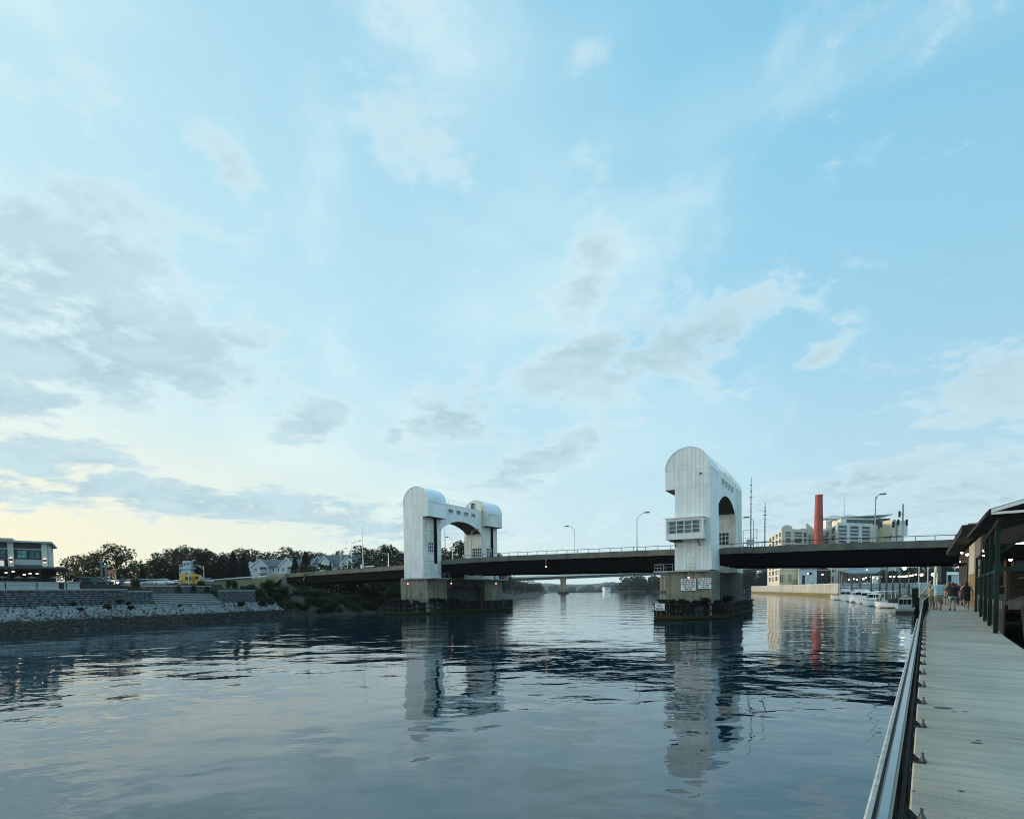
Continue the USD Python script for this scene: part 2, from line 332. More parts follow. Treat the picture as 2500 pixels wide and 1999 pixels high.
far = [[np.array([sx - b, sy + .15 * b, z]) for b, z in prof_b] for sx, sy in ((-27, 152), (-22, 200), (-8, 307), (20, 520), (62, 1000), (110, 1700), (150, 2600))]
terrain('left_bank_upstream', far, SOIL)

# right bank: behind the walkway, then the quay
WR = math.radians(37.1); WD, WN = np.array([math.sin(WR), math.cos(WR), 0]), np.array([math.cos(WR), -math.sin(WR), 0])     # along the walkway, to its right
def wk(x, y, z=0.0): return x * WN + y * WD + np.array([0, 0, z])
DECK = 3.15
right = [[wk(1.0, y, -1), wk(1.05, y, 2.35), wk(4, y, 2.45), wk(12, y, 2.7), wk(40, y, 3.5), wk(160, y, 6), wk(900, y, 14), wk(3000, y, 20)] for y in (-60, 0, 20, 60, 110, 150, 200, 262)]
terrain('right_bank_ground', right, GRASS)
QZ = 6.0
qp = [np.array(p, float) for p in ((236, 538), (181.5, 346), (154.5, 258), (203, 256.5))]      # the edge of the quay
def inland(p, d): return p + np.array(d, float)
qpoly = Polygon([tuple(p) for p in qp] + [(330, 250), (1200, 600), (1500, 1500), (420, 1100), (330, 640)])
put('quay_ground', MB().poly(qpoly, 4.0, QZ, 'z'), ASPH, kind='structure')
isl = [(345, 760), (300, 800), (230, 790), (170, 800), (150, 830), (160, 900), (260, 1300), (520, 2000), (900, 2600), (1500, 2300), (900, 1300), (520, 860), (440, 760)]
put('wooded_shore_ground', MB().poly(Polygon(isl), -1.0, 1.2, 'z'), SOIL, kind='structure')
def hill(name, x0, y0, x1, y1, h, w, seed):
    n, k = 60, 9; rr = []
    for i in range(n + 1):
        t = i / n; c = np.array([x0 + (x1 - x0) * t, y0 + (y1 - y0) * t, 0]); d = np.array([y1 - y0, x0 - x1, 0.]); d /= np.linalg.norm(d)
        hh = h * min(1, 6 * t, 6 * (1 - t)) * (.65 + .7 * meshkit.fbm(np.array([[t * 9 + seed, seed, .5]]))[0])
        rr.append([c + d * w * (2 * j / (k - 1) - 1) + np.array([0, 0, hh * max(0, math.cos(PI / 2 * (2 * j / (k - 1) - 1))) - .5 + (1.8 * math.sin(i * 7.3 + j * 3.1) if 0 < j < k - 1 else 0)]) for j in range(k)])
    terrain(name, rr, LEAFHILL)
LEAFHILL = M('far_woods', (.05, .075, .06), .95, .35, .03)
hill('far_hill', -250, 2300, 520, 2900, 26, 120, 1)
hill('far_hill', -400, 3600, 1500, 3900, 52, 300, 4)
hill('far_hill', 330, 2500, 900, 2400, 40, 120, 8)

# ================================================================= the lift bridge
TH = math.radians(31.84)
OR = np.array([25.6, 86, 0.]); BX = np.array([math.cos(TH), -math.sin(TH), 0]); BVV = np.array([math.sin(TH), math.cos(TH), 0])
OL = OR - 56.8 * BX
def br(x, v, z=0.0, O=None): return (OR if O is None else O) + x * BX + v * BVV + np.array([0, 0, z])
SOFF = M('dark_brown_soffit', (.045, .032, .024), .8, .4, .6)
FRAME = M('window_frame_white', (.66, .66, .62), .5, .1, 1)

def window(th_or_parent, T, w, h, cols, rows, bar=.10, frame=FRAME, pane=GLASS, depth=.12, name='window', label=None, outer=.14):
    """A window in the local xz plane at T: frame and bars (mesh) with its panes as a sub-part."""
    m = MB()
    m.bb(-w / 2, w / 2, -depth, .02, 0, outer).bb(-w / 2, w / 2, -depth, .02, h - outer, h)
    m.bb(-w / 2, -w / 2 + outer, -depth, .02, outer, h - outer).bb(w / 2 - outer, w / 2, -depth, .02, outer, h - outer)
    for i in range(1, cols): x = -w / 2 + w * i / cols; m.bb(x - bar / 2, x + bar / 2, -depth * .8, .01, outer, h - outer)
    for i in range(1, rows): z = h * i / rows; m.bb(-w / 2 + outer, w / 2 - outer, -depth * .9, .015, z - bar / 2, z + bar / 2)
    v, f = m.get(); T = np.array(T)
    p = put(name, (v @ T[:3, :3].T + T[:3, 3], f), frame, th_or_parent, label=label)
    gm = MB().bb(-w / 2 + .03, w / 2 - .03, -.05, .06, .03, h - .03); v, f = gm.get()
    put('pane', (v @ T[:3, :3].T + T[:3, 3], f), pane, p)
    return p

def rail(m, pts, h=1.05, post=.05, rails=(.5, 1.0), bar=.04, step=1.6):
    """A pipe railing along the points."""
    for a, b in zip(pts[:-1], pts[1:]):
        a, b = np.array(a, float), np.array(b, float); L = np.linalg.norm(b - a); k = max(1, round(L / step))
        for i in range(k + 1): p = a + (b - a) * i / k; m.beam(p, p + [0, 0, h], post, post)
        for r in rails: m.beam(a + [0, 0, h * r], b + [0, 0, h * r], bar, bar)

def lift_tower(O, mirror, label, flare):
    """Local frame: x along the bridge, y across it, z up. The sheave houses overhang towards the lift span."""
    t = Thing('lift_tower', label, 'bridge tower', O, -TH, 'lift towers of the bridge')
    W, OV, ZO, ZS, RR = 5.28, 1.5, 20.08, 22.97, 3.39
    arc = [(-OV + RR - RR * math.cos(a), ZS + RR * math.sin(a)) for a in np.linspace(0, PI, 41)]
    out = [(0, 7.5), (0, ZO), (-OV, ZO)] + arc + [(W, ZS), (W + flare * .15, 18), (W + flare, 7.5)]
    arcx = arc
    if mirror: out = [(W - x, z) for x, z in out]; arcx = [(W - x, z) for x, z in arc]
    prof = Polygon(out).buffer(0)
    sx = -1 if mirror else 1
    xl, xr = prof.bounds[0], prof.bounds[2]
    inner_x = W if mirror else 0.0                                     # the face towards the lift span
    near = t.part('near_leg', MB().poly(prof, .04, 5.9), WHITE)
    # cladding sheets with open joints on the face that looks down-river
    ncol, zs = 9, [7.5, 10.3, 12.6, 15.2, 17.8, 20.4, 22.9, 27]
    x0, x1 = (-flare if mirror else 0.0), (W if mirror else W + flare)
    xs = [xl - .1] + [x for x in np.linspace(x0, x1, ncol + 1)[0 if not mirror else 1:][:ncol]] + [xr + .1]
    for i in range(len(xs) - 1):
        for j in range(len(zs) - 1):
            c = prof.intersection(sbox(xs[i], zs[j], xs[i + 1], zs[j + 1])).buffer(-.026)
            if c.area > .05: t.part('cladding_sheet', MB().poly(c, 0, .06), WHITE, under=near)
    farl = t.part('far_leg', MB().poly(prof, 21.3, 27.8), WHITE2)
    for (v0, v1) in ((-.03, 5.95), (21.25, 27.85)):                      # rounded roof sheet of each sheave house
        ring = Polygon([(x * 1.0 + (x - sum(p[0] for p in arcx) / len(arcx)) * .016, z + .06) for x, z in arcx] + [(x, z - .05) for x, z in arcx[::-1]]).buffer(0)
        t.part('rounded_roof', MB().poly(ring, v0, v1), ROOFW)
    # arched beam over the road
    vs = np.linspace(5.9, 21.3, 29)
    beam = Polygon([(5.9, 23.75)] + [(x, 17.75 + 2.55 * (1 - ((x - 13.6) / 7.7) ** 2) ** .8 if abs(x - 13.6) < 7.69 else 17.75) for x in vs] + [(21.3, 23.75)])
    bx0, bx1 = (1.0, 5.27) if mirror else (.9, 5.27)
    t.part('arched_beam', MB().poly(beam, bx0, bx1, 'x'), WHITE)
    sof = Polygon([(x, 17.74 + 2.55 * (1 - ((x - 13.6) / 7.7) ** 2) ** .8) for x in vs[1:-1]] + [(x, 17.69 + 2.55 * (1 - ((x - 13.6) / 7.7) ** 2) ** .8) for x in vs[1:-1][::-1]]).buffer(0)
    t.part('arch_soffit', MB().poly(sof, bx0 + .06, bx1 - .03, 'x'), SOFF)
    rf = MB(); rail(rf, [(bx1 - .2, 5.95, 23.75), (bx1 - .2, 21.25, 23.75)], 1.0); rail(rf, [(bx0 + .2, 5.95, 23.75), (bx0 + .2, 21.25, 23.75)], 1.0)
    t.part('roof_railing', rf, WHITEP)
    fx = T_(5.27, 0, 0, PI / 2)                                          # faces +x
    for c in (9.3, 12.1, 14.9, 17.7): window(t.path, T_(5.28, c, 21.85, PI / 2), 1.55, .85, 3, 1, .09, FRAME, GLASS, outer=.08)
    o0, o1 = (W + .02, W + OV - .02) if mirror else (-OV + .02, -.02)
    for v0, v1 in ((.10, 5.85), (21.35, 27.75)): t.part('overhang_soffit', MB().bb(o0, o1, v0, v1, ZO - .05, ZO - .004), SOFF)  # thin dark brown plates added to make the overhang undersides dark
    # openings of the leg walls
    if mirror:
        window(t.path, T_(5.28, 2.3, 12.75, PI / 2), 1.9, 2.3, 3, 3, .10, FRAME, GLASS)
        window(t.path, T_(5.28, 24.0, 12.75, PI / 2), 2.0, 2.3, 3, 3, .10, FRAME, GLASS)
        for v0 in (3.45, 24.9):
            t.part('guide_slot', MB().bb(5.27, 5.30, v0, v0 + 1.05, 10.6, ZO - .02), DARKM)
            t.part('lift_guide', MB().bb(5.29, 5.45, v0 + .42, v0 + .62, 10.6, ZO - .02).bb(5.44, 5.5, v0 + .3, v0 + .74, 10.6, ZO - .02), STEEL)
        t.part('worn_cladding', MB().poly(Polygon([(.05, 8.2), (3.4, 8.2), (3.4, ZO - .02), (.05, ZO - .02)]), 5.275, 5.31, 'x').poly(Polygon([(4.55, 8.2), (5.85, 8.2), (5.85, ZO - .02), (4.55, ZO - .02)]), 5.275, 5.31, 'x'), WHITE2)
        for z in (11.0, 14.3, 17.2): t.part('cladding_joint', MB().bb(5.3, 5.325, .05, 3.42, z, z + .05), SOFF)
        t.part('roof_door', MB().bb(2.2, 3.2, 21.25, 21.30, 23.8, 25.7), DARKM)
    window(t.path, T_(3.6 if mirror else 2.6, 21.3, 12.7), 3.4, 2.35, 5, 3, .10, FRAME, GLASS)
    pl = MB()
    if mirror:
        pl.bb(-.15, 8.1, -.9, -.05, 7.26, 7.45).bb(5.45, 8.1, -.05, 5.2, 7.26, 7.45).bb(5.45, 8.1, 20.2, 28.6, 7.26, 7.45)
        rl = MB(); rail(rl, [(5.6, -.8, 7.45), (8.0, -.8, 7.45), (8.0, 5.0, 7.45)], 1.05); rail(rl, [(8.0, 20.4, 7.45), (8.0, 28.5, 7.45)], 1.05); rail(rl, [(1.2, -.85, 7.45), (2.4, -.85, 7.45)], 1.1, rails=(.35, .65, 1.0))
        t.part('control_box', MB().bb(7.2, 7.9, 23.0, 24.4, 7.45, 8.8), WHITEP)
    else:
        pl.bb(-3.1, 5.4, -.85, -.05, 7.26, 7.45).bb(-3.1, -.1, -.05, 6.0, 7.26, 7.45)
        rl = MB(); rail(rl, [(-.1, -.8, 7.45), (-3.0, -.8, 7.45), (-3.0, 5.8, 7.45)], 1.05); rail(rl, [(2.0, -.82, 7.45), (3.3, -.82, 7.45)], 1.0)
        t.part('door', MB().bb(2.1, 2.95, -.02, .0, 7.5, 9.5), WHITE2)
    t.part('platform', pl, GALV); t.part('platform_railing', rl, GALV)
    if mirror:
        ld = MB()
        for z in (11.5, 13.5, 15.2, 16.6, 17.8): ld.box((-.12, 2.0, z), (.22, .3, .35))
        t.part('wall_lamp', ld, DARKM)
    return t
left_tower = lift_tower(OL, True, 'pale lift tower with a round-topped far leg, nearer the left bank', .12)
right_tower = lift_tower(OR, False, 'taller-looking pale lift tower with a glazed control cabin', .34)
# glazed control cabin on the right tower
cb = right_tower
cabin = cb.part('control_cabin', MB().bb(-.85, 4.75, -2.0, -.01, 12.15, 13.0).bb(-.85, 4.75, -2.0, -.01, 14.95, 15.3).bb(-.95, 4.85, -2.15, -.01, 15.3, 15.45).bb(-.6, 4.5, -1.75, -.01, 13.0, 14.95).bb(-.85, -.6, -2.0, -1.75, 13.0, 14.95).bb(4.5, 4.75, -2.0, -1.75, 13.0, 14.95).bb(-.85, .0, -1.2, 1.6, 12.15, 15.3), WHITE)
for i in range(4): window(cabin, T_(.2 + i * 1.16, -1.8, 13.02), 1.14, 1.9, 1, 3, .08, FRAME, GLASSB, name='cabin_window', outer=.07)
window(cabin, T_(-.62, -.95, 13.02, -PI / 2), 1.3, 1.9, 2, 3, .08, FRAME, GLASSB, name='cabin_window', outer=.07)
cb.part('cabin_bracket', MB().bb(-.4, 1.2, -1.5, .0, 11.9, 12.14).beam((.2, -1.2, 12.1), (.2, -.05, 11.2), .12, .12).beam((3.8, -1.2, 12.1), (3.8, -.05, 11.2), .12, .12), DARKM)
cb.part('flood_lamp', MB().box((3.9, -.15, 22.1), (.25, .3, .2)), DARKM)

def pier(O, label, x0, x1, fender_pts, nose):
    t = Thing('bridge_pier', label, 'bridge pier', O, -TH, 'piers of the lift bridge')
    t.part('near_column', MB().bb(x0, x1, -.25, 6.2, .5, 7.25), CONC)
    t.part('far_column', MB().bb(x0, x1, 20.5, 28.0, .5, 7.25), CONC if not nose else CONC_SHADE)
    t.part('web_wall', MB().bb(x0 + 1.2, x1 - 1.4, 6.2, 20.5, .5, 7.2), CONC_SHADE)
    cap = Polygon([(6.2, 7.2), (6.2, .6), (20.5, .6), (20.5, 7.2)]) if nose else Polygon([(6.2, 7.22), (6.2, 5.0), (9.9, 6.0), (13.3, 5.1), (16.9, 6.0), (20.5, 5.0), (20.5, 7.22)])  # right pier: plain slab instead of arches, its dark colour standing in for shadow
    t.part('arched_cap', MB().poly(cap, x0 + .3, x1 + .12, 'x'), CONC_SHADE)
    P = [np.array(p, float) for p in fender_pts]
    core = Polygon([tuple(p) for p in P]).buffer(-.35)
    t.part('fender_fill', MB().poly(core, -1.0, 2.15, 'z'), SOIL)
    tim, wal = MB(), MB(); r = np.random.default_rng(11)
    for a, b in zip(P, P[1:] + P[:1]):
        L = np.linalg.norm(b - a); k = int(L / .27); d = (b - a) / L; ang = math.atan2(d[1], d[0]); nrm = np.array([d[1], -d[0]])
        for i in range(k):
            c = a + d * (i + .5) * L / k - nrm * .16 + nrm * r.uniform(0, .04)
            top = 2.25 + r.uniform(-.12, .10); tim.box((c[0], c[1], (top - 1) / 2), (L / k * .9, .2, top + 1), rz=ang)
        for z, hh in ((2.28, .26), (1.28, .24), (.25, .16)):
            wal.beam((*(a + nrm * .06), z), (*(b + nrm * .06), z), .24, hh)
    t.part('fender_pile', tim, TIMBER, kind='stuff'); t.part('fender_waler', wal, TIMBER)
    return t
pier(OL, 'stained concrete pier in a timber fender under the left tower', -.9, 6.4, [(-2.9, -3.6), (-1.0, -4.7), (4.4, -2.4), (7.7, 2), (7.7, 31), (4, 36), (-2.9, 36)], 0)
rp = pier(OR, 'stained concrete pier in a timber fender carrying two white notice boards', -1.3, 5.6, [(-2.1, -3.9), (2.3, -4.4), (7.0, 2), (7.0, 31), (2.3, 36), (-2.1, 36)], 1)

# ---- spans
def zline(xs, zs): return lambda x: float(np.interp(x, xs, zs))
PT = zline([-170, -130, -104, -80, -62, -51, -37, -17.6, -2, 5.8, 19.5, 35.2, 80], [8.2, 9.3, 9.85, 10.3, 10.66, 11.40, 11.58, 11.40, 11.26, 11.02, 10.98, 10.70, 9.6])
def span(name, label, xs, railing=True, gdep=lambda x: 2.15, group=None):
    t = Thing(name, label, 'bridge span', OR, -TH, group)
    def prism(m, v0, v1, top, bot):
        m.loft([[(x, v0, top(x)), (x, v1, top(x)), (x, v1, bot(x)), (x, v0, bot(x))] for x in xs])
    for v0, v1 in ((5.6, 5.95), (21.0, 21.35)):
        m = MB(); prism(m, v0, v1, PT, lambda x: PT(x) - .82); t.part('parapet', m, CONCP)
        m = MB(); prism(m, v0 - .12, v1 + .1, lambda x: PT(x) - .8, lambda x: PT(x) - 1.0); t.part('deck_edge', m, CONCP)
    m = MB(); prism(m, 5.9, 21.1, lambda x: PT(x) - .78, lambda x: PT(x) - .98); t.part('roadway', m, ASPH)
    for v0 in (5.75, 10.7, 15.6, 20.7):
        m = MB(); prism(m, v0, v0 + .05, lambda x: PT(x) - .97, lambda x: PT(x) - 1.0 - gdep(x))
        prism(m, v0 - .22, v0 + .27, lambda x: PT(x) - .97 - gdep(x), lambda x: PT(x) - 1.03 - gdep(x)); 
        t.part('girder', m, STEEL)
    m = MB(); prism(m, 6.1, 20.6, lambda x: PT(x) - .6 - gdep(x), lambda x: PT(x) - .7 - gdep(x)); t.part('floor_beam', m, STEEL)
    if railing:
        for v in (5.75, 21.2):
            m = MB(); L = xs[-1] - xs[0]; k = int(L / 2.1)
            for i in range(k + 1): x = xs[0] + .1 + (L - .2) * i / k; m.beam((x, v, PT(x) - .05), (x, v, PT(x) + .62), .07, .07)
            for h in (.62,): m.tube([(x, v, PT(x) + h) for x in np.linspace(xs[0] + .05, xs[-1] - .05, 40)], .05, 6)
            t.part('bridge_rail', m, DARKM if v < 10 else GALV)
    return t
GB = zline([-51.6, -37, -17, 0], [2.1, 2.45, 2.45, 2.3])
span('lift_span', 'long dark steel lift span hung between the two pale towers', list(np.linspace(-51.45, -.05, 27)), gdep=GB)
span('approach_span', 'dark approach span from the left bank to the left tower', list(np.linspace(-104, -56.85, 20)), gdep=zline([-104, -57], [1.75, 1.9]), group='approach spans')
rs = span('approach_span', 'dark approach span from the right tower towards the brown shed', list(np.linspace(5.35, 84, 30)), gdep=zline([5, 20, 35, 80], [1.75, 2.1, 2.0, 2.0]), group='approach spans')
rs.part('mast_ledge', MB().bb(6.3, 10.4, 4.9, 5.58, PT(7) - .95, PT(7) + .03), CONCP)
ab = Thing('bridge_abutment', 'weathered concrete abutment carrying the left end of the bridge', 'abutment', OR, -TH)
ab.part('abutment_wall', MB().bb(-105.5, -103.0, 4.6, 22, 2.5, 7.2).bb(-106, -104.6, 4.6, 22, 7.2, PT(-104) - 1.02), CONC)
ab.part('wing_wall', MB().loft([[(-104.1, 5.3, 2.5), (-104.1, 5.9, 2.5), (-104.1, 5.9, PT(-104) - .03), (-104.1, 5.3, PT(-104) - .03)], [(-112, 5.3, 5.5), (-112, 5.9, 5.5), (-112, 5.9, PT(-112)), (-112, 5.3, PT(-112))]]), CONC)
# embankment behind the abutment, with its guard rail
em = [[br(x, v, z) for v, z in ((-9, 5.2), (2, max(5.4, PT(x) - 3.0)), (5.2, PT(x) - .78), (21.4, PT(x) - .78), (26, PT(x) - 3), (40, 5.5))] for x in (-104.6, -115, -130, -150, -175, -210)]
terrain('bridge_ramp', em, GRASS)
gr = Thing('guard_rail', 'low pale guard rail along the grassy bridge ramp', 'guard rail')
m, m2 = MB(), MB()
gp = [br(x, 5.4, PT(x) - .8) for x in np.linspace(-112, -160, 25)]
for p in gp: m.beam(p, p + [0, 0, .75], .12, .12)
m2.loft([[p + np.array([0, 0, .42]), p + np.array([-.05, -.07, .5]), p + np.array([0, 0, .6]), p + np.array([-.05, -.07, .7]), p + np.array([.05, .07, .75]), p + np.array([.05, .07, .42])] for p in gp])
gr.part('post', m, GALV); gr.part('rail_beam', m2, WHITEP)

# ---- boards and navigation lights
LET = M('black_lettering', (.02, .02, .025), .6)
def notice(name, label, x0, x1, z0, z1, y, lines, r):
    t = Thing(name, label, 'sign', OR, -TH)
    t.part('board', MB().bb(x0, x1, y - .06, y, z0, z1), WHITEP)
    t.part('bracket', MB().bb(x0 - .15, x1 + .3, y + .001, y + .09, z0 + .15, z0 + .22).bb(x0 - .15, x1 + .3, y + .001, y + .09, z1 - .22, z1 - .15), GALV)
    tx = MB(); n = len(lines)
    for i, ws in enumerate(lines):
        zc = z1 - (i + .75) * (z1 - z0) / (n + .5); tot = sum(ws) + .13 * (len(ws) - 1); x = (x0 + x1) / 2 - tot / 2
        for wd in ws:
            k = max(2, round(wd / .085))
            for q in range(k): tx.bb(x + wd * q / k, x + wd * (q + .72) / k, y - .075, y - .05, zc - .065 - .02 * r.random(), zc + .065 + .03 * r.random())
            x += wd + .13
    t.part('lettering', tx, LET)
r_ = random.Random(3)
notice('notice_board', 'white notice board with six lines of text on the right pier, left of the pair', 1.08, 3.32, 4.35, 6.15, -.34, [(.4, .42, .2, .34), (.3, .35, .33, .5), (.35, .4, .2, .45, .1), (.1, .45, .22, .12, .5), (.1, .38, .3, .45), (.5, .4)], r_)
notice('notice_board', 'white notice board with fewer lines of text on the right pier, right of the pair', 3.72, 6.0 - .42, 4.62, 6.2, -.34, [(.45, .55, .3), (.35, .45, .28, .2), (.42, .42, .28, .35), (.2, .3, .5), (.1, .36, .4)], r_)
t = Thing('no_wake_sign', 'square white sign reading NO WAKE on the timber fender', 'sign', br(-1.05, -4.22, 1.42), -TH - math.atan2(.5, 4.4))
t.part('board', MB().bb(-.78, .78, -.12, -.06, 0, 1.02), WHITEP)
for s_, zz in (('NO', .56), ('WAKE', .08)):
    tm = meshkit.text_mesh(s_, .33, .02); b0 = tm.bounds; tm.apply_translation([-(b0[0][0] + b0[1][0]) / 2, 0, 0]); V = np.array(tm.vertices)
    t.part('lettering', (np.stack([V[:, 0] * (1.25 if s_ == 'NO' else 1.0), -.122 - V[:, 2], V[:, 1] + zz], 1), np.array(tm.faces)), LET)
LAMPR = emit('navigation_glow', (1.0, .36, .26), 3.0)
def navlight(px, v, O, x, z, label, drop=1.0):
    t = Thing('navigation_light', label, 'navigation light', br(x, v, z, O), -TH, 'small red navigation lights of the bridge')
    t.part('hanger', MB().beam((0, 0, .1), (0, 0, drop), .06, .06).bb(-.12, .12, -.12, .12, drop - .02, drop + .1), GALV)
    t.part('lantern', trimesh.creation.icosphere(2, .15), LAMPR, smooth=True)
    t.part('cap', MB().tube([(0, 0, .12), (0, 0, .2)], (.17, .06), 10), DARKM)
navlight(0, -1.0, OL, 1.8, 6.35, 'small red light below the platform on the left face of the left tower')
navlight(0, 5.3, OL, 8.3, 6.35, 'small red light below the platform at the middle of the left pier')
navlight(0, 22.5, OL, 8.3, 6.4, 'small red light below the far platform of the left pier')
navlight(0, -1.0, OR, 2.4, 6.35, 'small red light hanging above the notice boards of the right pier')
navlight(0, 5.3, OR, -25.7, 9.1, 'small red light hanging from the middle of the lift span', 1.3)

# ================================================================= street lamps, masts and signals on the bridge
def bxz(px, py, v):
    """Where a line of sight meets the upright plane at v across the bridge: (x, z)."""
    d = ray(px, py); P = br(0, v) - EYEP; p = EYEP + d * np.dot(P, BVV) / np.dot(d, BVV); return float(np.dot(p - OR, BX)), float(p[2])
HEAD = M('lamp_head', (.16, .17, .17), .5, .1)
def street_lamp(x, v, ztop, arm, label, curved=False, r=.09, zbase=None, O=None, double=False):
    base = br(x, v, (PT(x) - .05) if zbase is None else zbase) if O is None else np.array([O[0], O[1], zbase]); h = ztop - base[2]
    t = Thing('street_lamp', label, 'street lamp', base, -TH, 'street lamps on and beside the bridge')
    t.part('pole', MB().tube([(0, 0, 0), (0, 0, h)], (r * 1.25, r * .7), 8).tube([(0, 0, 0), (0, 0, .4)], (r * 1.9, r * 1.7), 8), GALV)
    for q, s in enumerate((1, -1) if double else (1,)):
        a = arm * s
        if curved: pts = [(a * k, 0, h - .1 + .9 * math.sin(min(k * 1.5, 1.57))) for k in np.linspace(0, 1, 7)]
        else: pts = [(a * k, 0, h - .25 + .55 * k ** .8) for k in np.linspace(0, 1, 5)]
        t.part('arm', MB().tube(pts, r * .5, 6), GALV)
        if not curved: t.part('arm', MB().tube([(0, 0, h - .75), (a * .55, 0, h + .07)], r * .35, 5), GALV)
        e = np.array(pts[-1]); sg = math.copysign(1, a)
        t.part('lamp_head', MB().loft([[(e[0] + sg * q2 * .95, w_ * y_, e[2] + z_) for y_, z_ in ((-1, 0), (-.7, .12), (.7, .12), (1, 0), (.6, -.1), (-.6, -.1))] for q2, w_ in ((0, .08), (.35, .17), (.8, .18), (1, .06))]), HEAD)
    return t
for px, pb, ptop, v, arm, cur, lab in (
    (1555, 1342, 1264, 5.75, 1.3, True, 'tall lamp on the lift span nearer the right tower, arm to the right'),
    (1402, 1352, 1292, 21.2, -1.3, True, 'lamp on the far side of the lift span, arm to the left'),
    (1105, 1370, 1318, 21.2, -1.4, True, 'curved lamp seen through the arch of the left tower'),
    (1151, 1362, 1297, 5.75, .95, False, 'lamp in front of the far leg of the left tower'),
    (858, 1388, 1324, 21.2, 2.9, False, 'tall lamp on the left approach with a long arm to the right'),
    (832, 1392, 1342, 21.2, 1.6, False, 'lamp on the left approach before the gabled houses'),
    (626, 1408, 1354, 21.2, 2.0, False, 'leftmost lamp of the bridge ramp, before the spruces'),
    (948, 1378, 1349, 5.75, -3.6, False, 'low lamp with a long level arm left of the left tower'),
    (1840, 1330, 1272, 21.2, -.8, True, 'curved lamp beside the tall mast right of the right tower'),
    (2138, 1322, 1212, 21.2, .5, False, 'very tall pole lamp before the factory'),
    (2440, 1320, 1262, 21.2, 3.0, True, 'lamp rising behind the roof of the open shelter')):
    x, z = bxz(px, ptop, v); street_lamp(x, v, z, arm, lab, cur, r=.085 if px != 2138 else .10)
def mast(px, pb, ptop, v, label, frame=True, kind='mast'):
    x, z = bxz(px, ptop, v); zb = PT(x) - .05; h = z - zb
    t = Thing('antenna_mast', label, 'mast', br(x, v, zb), -TH)
    t.part('pole', MB().tube([(0, 0, 0), (0, 0, h * .55), (0, 0, h)], (.09, .07, .035), 6), DARKM)
    m = MB(); r = random.Random(px)
    for k in range(7): zz = h * (.35 + .62 * k / 7); m.bb(-.10, .10, -.05, .05, zz, zz + .08 + .12 * r.random()); 
    m.bb(-.3, .3, -.03, .03, h * .72, h * .72 + .06)
    t.part('clamp', m, DARKM)
    if frame:
        f = MB(); f.beam((-1.1, 0, .75), (1.1, 0, .75), .09, .09)
        for q in (-1.1, 1.1): f.beam((q, 0, .0), (q, 0, .75), .07, .07)
        f.beam((0, -.6, .9), (0, .6, .9), .07, .07)
        t.part('base_frame', f, GALV)
    return t
mt = mast(1834, 1328, 1165, 5.5, 'tallest dark antenna mast right of the right tower')
mt.part('ladder_cage', MB().beam((-1.0, -.1, 0), (-1.0, -.1, 2.7), .07, .07).beam((.9, -.1, 0), (.9, -.1, 2.7), .07, .07).beam((-1.0, -.1, 2.7), (.9, -.1, 2.7), .07, .07).beam((-1.0, -.1, 1.4), (.9, -.1, 1.4), .06, .06).bb(-.6, .5, -.2, .2, .3, 1.2), GALV)
mast(1868, 1324, 1227, 5.6, 'shorter dark antenna mast left of the factory')
mast(1086, 1372, 1294, 21.1, 'thin mast seen through the arch of the left tower', False)
x, z = bxz(884, 1283, 5.75)
t = Thing('barrier_mast', 'white pole with a barrier housing on the left approach', 'barrier', br(x, 5.75, PT(x)), -TH)
t.part('pole', MB().tube([(0, 0, 0), (0, 0, z - PT(x))], (.11, .05), 7), WHITEP)
t.part('housing', MB().bb(-.55, -.1, -.3, .3, 0, .9).tube([(0, 0, .5), (.35, 0, 1.2), (.2, 0, 1.9), (-.15, 0, 2.0)], .09, 6), WHITEP)
t.part('barrier_arm', MB().bb(.6, 3.6, -.1, .1, .25, .5), WHITEP)
def signal(px, ptop, v, heads, label):
    x, z = bxz(px, ptop, v); zb = PT(x) - .05
    t = Thing('traffic_signal', label, 'traffic signal', br(x, v, zb), -TH)
    t.part('pole', MB().tube([(0, 0, 0), (0, 0, z - zb)], (.16, .12), 8), GALV)
    for dx, zz, s in heads:
        m = MB(); m.bb(dx - .15, dx + .15, -.15, .15, zz, zz + .95)
        for k in range(3): m.bb(dx - .13, dx + .13, -.35, -.15, zz + .26 + .3 * k, zz + .30 + .3 * k)
        t.part('signal_head', m, DARKM)
        t.part('head_bracket', MB().beam((0, 0, zz + .5), (dx, 0, zz + .5), .07, .07), DARKM)
    return t
x, zt_ = bxz(2205, 1230, 21.2); hh = zt_ - PT(x)
signal(2205, 1230, 21.2, [(.5, hh - 3.4, 1), (-.45, hh - 2.0, 1)], 'tall pale signal pole with dark signal heads right of the factory')
x, zt_ = bxz(2184, 1268, 21.2); hh = zt_ - PT(x)
signal(2184, 1268, 21.2, [(.5, hh - .9, 1), (-.15, hh - 1.2, 1)], 'shorter dark signal pole before the blank factory wall')

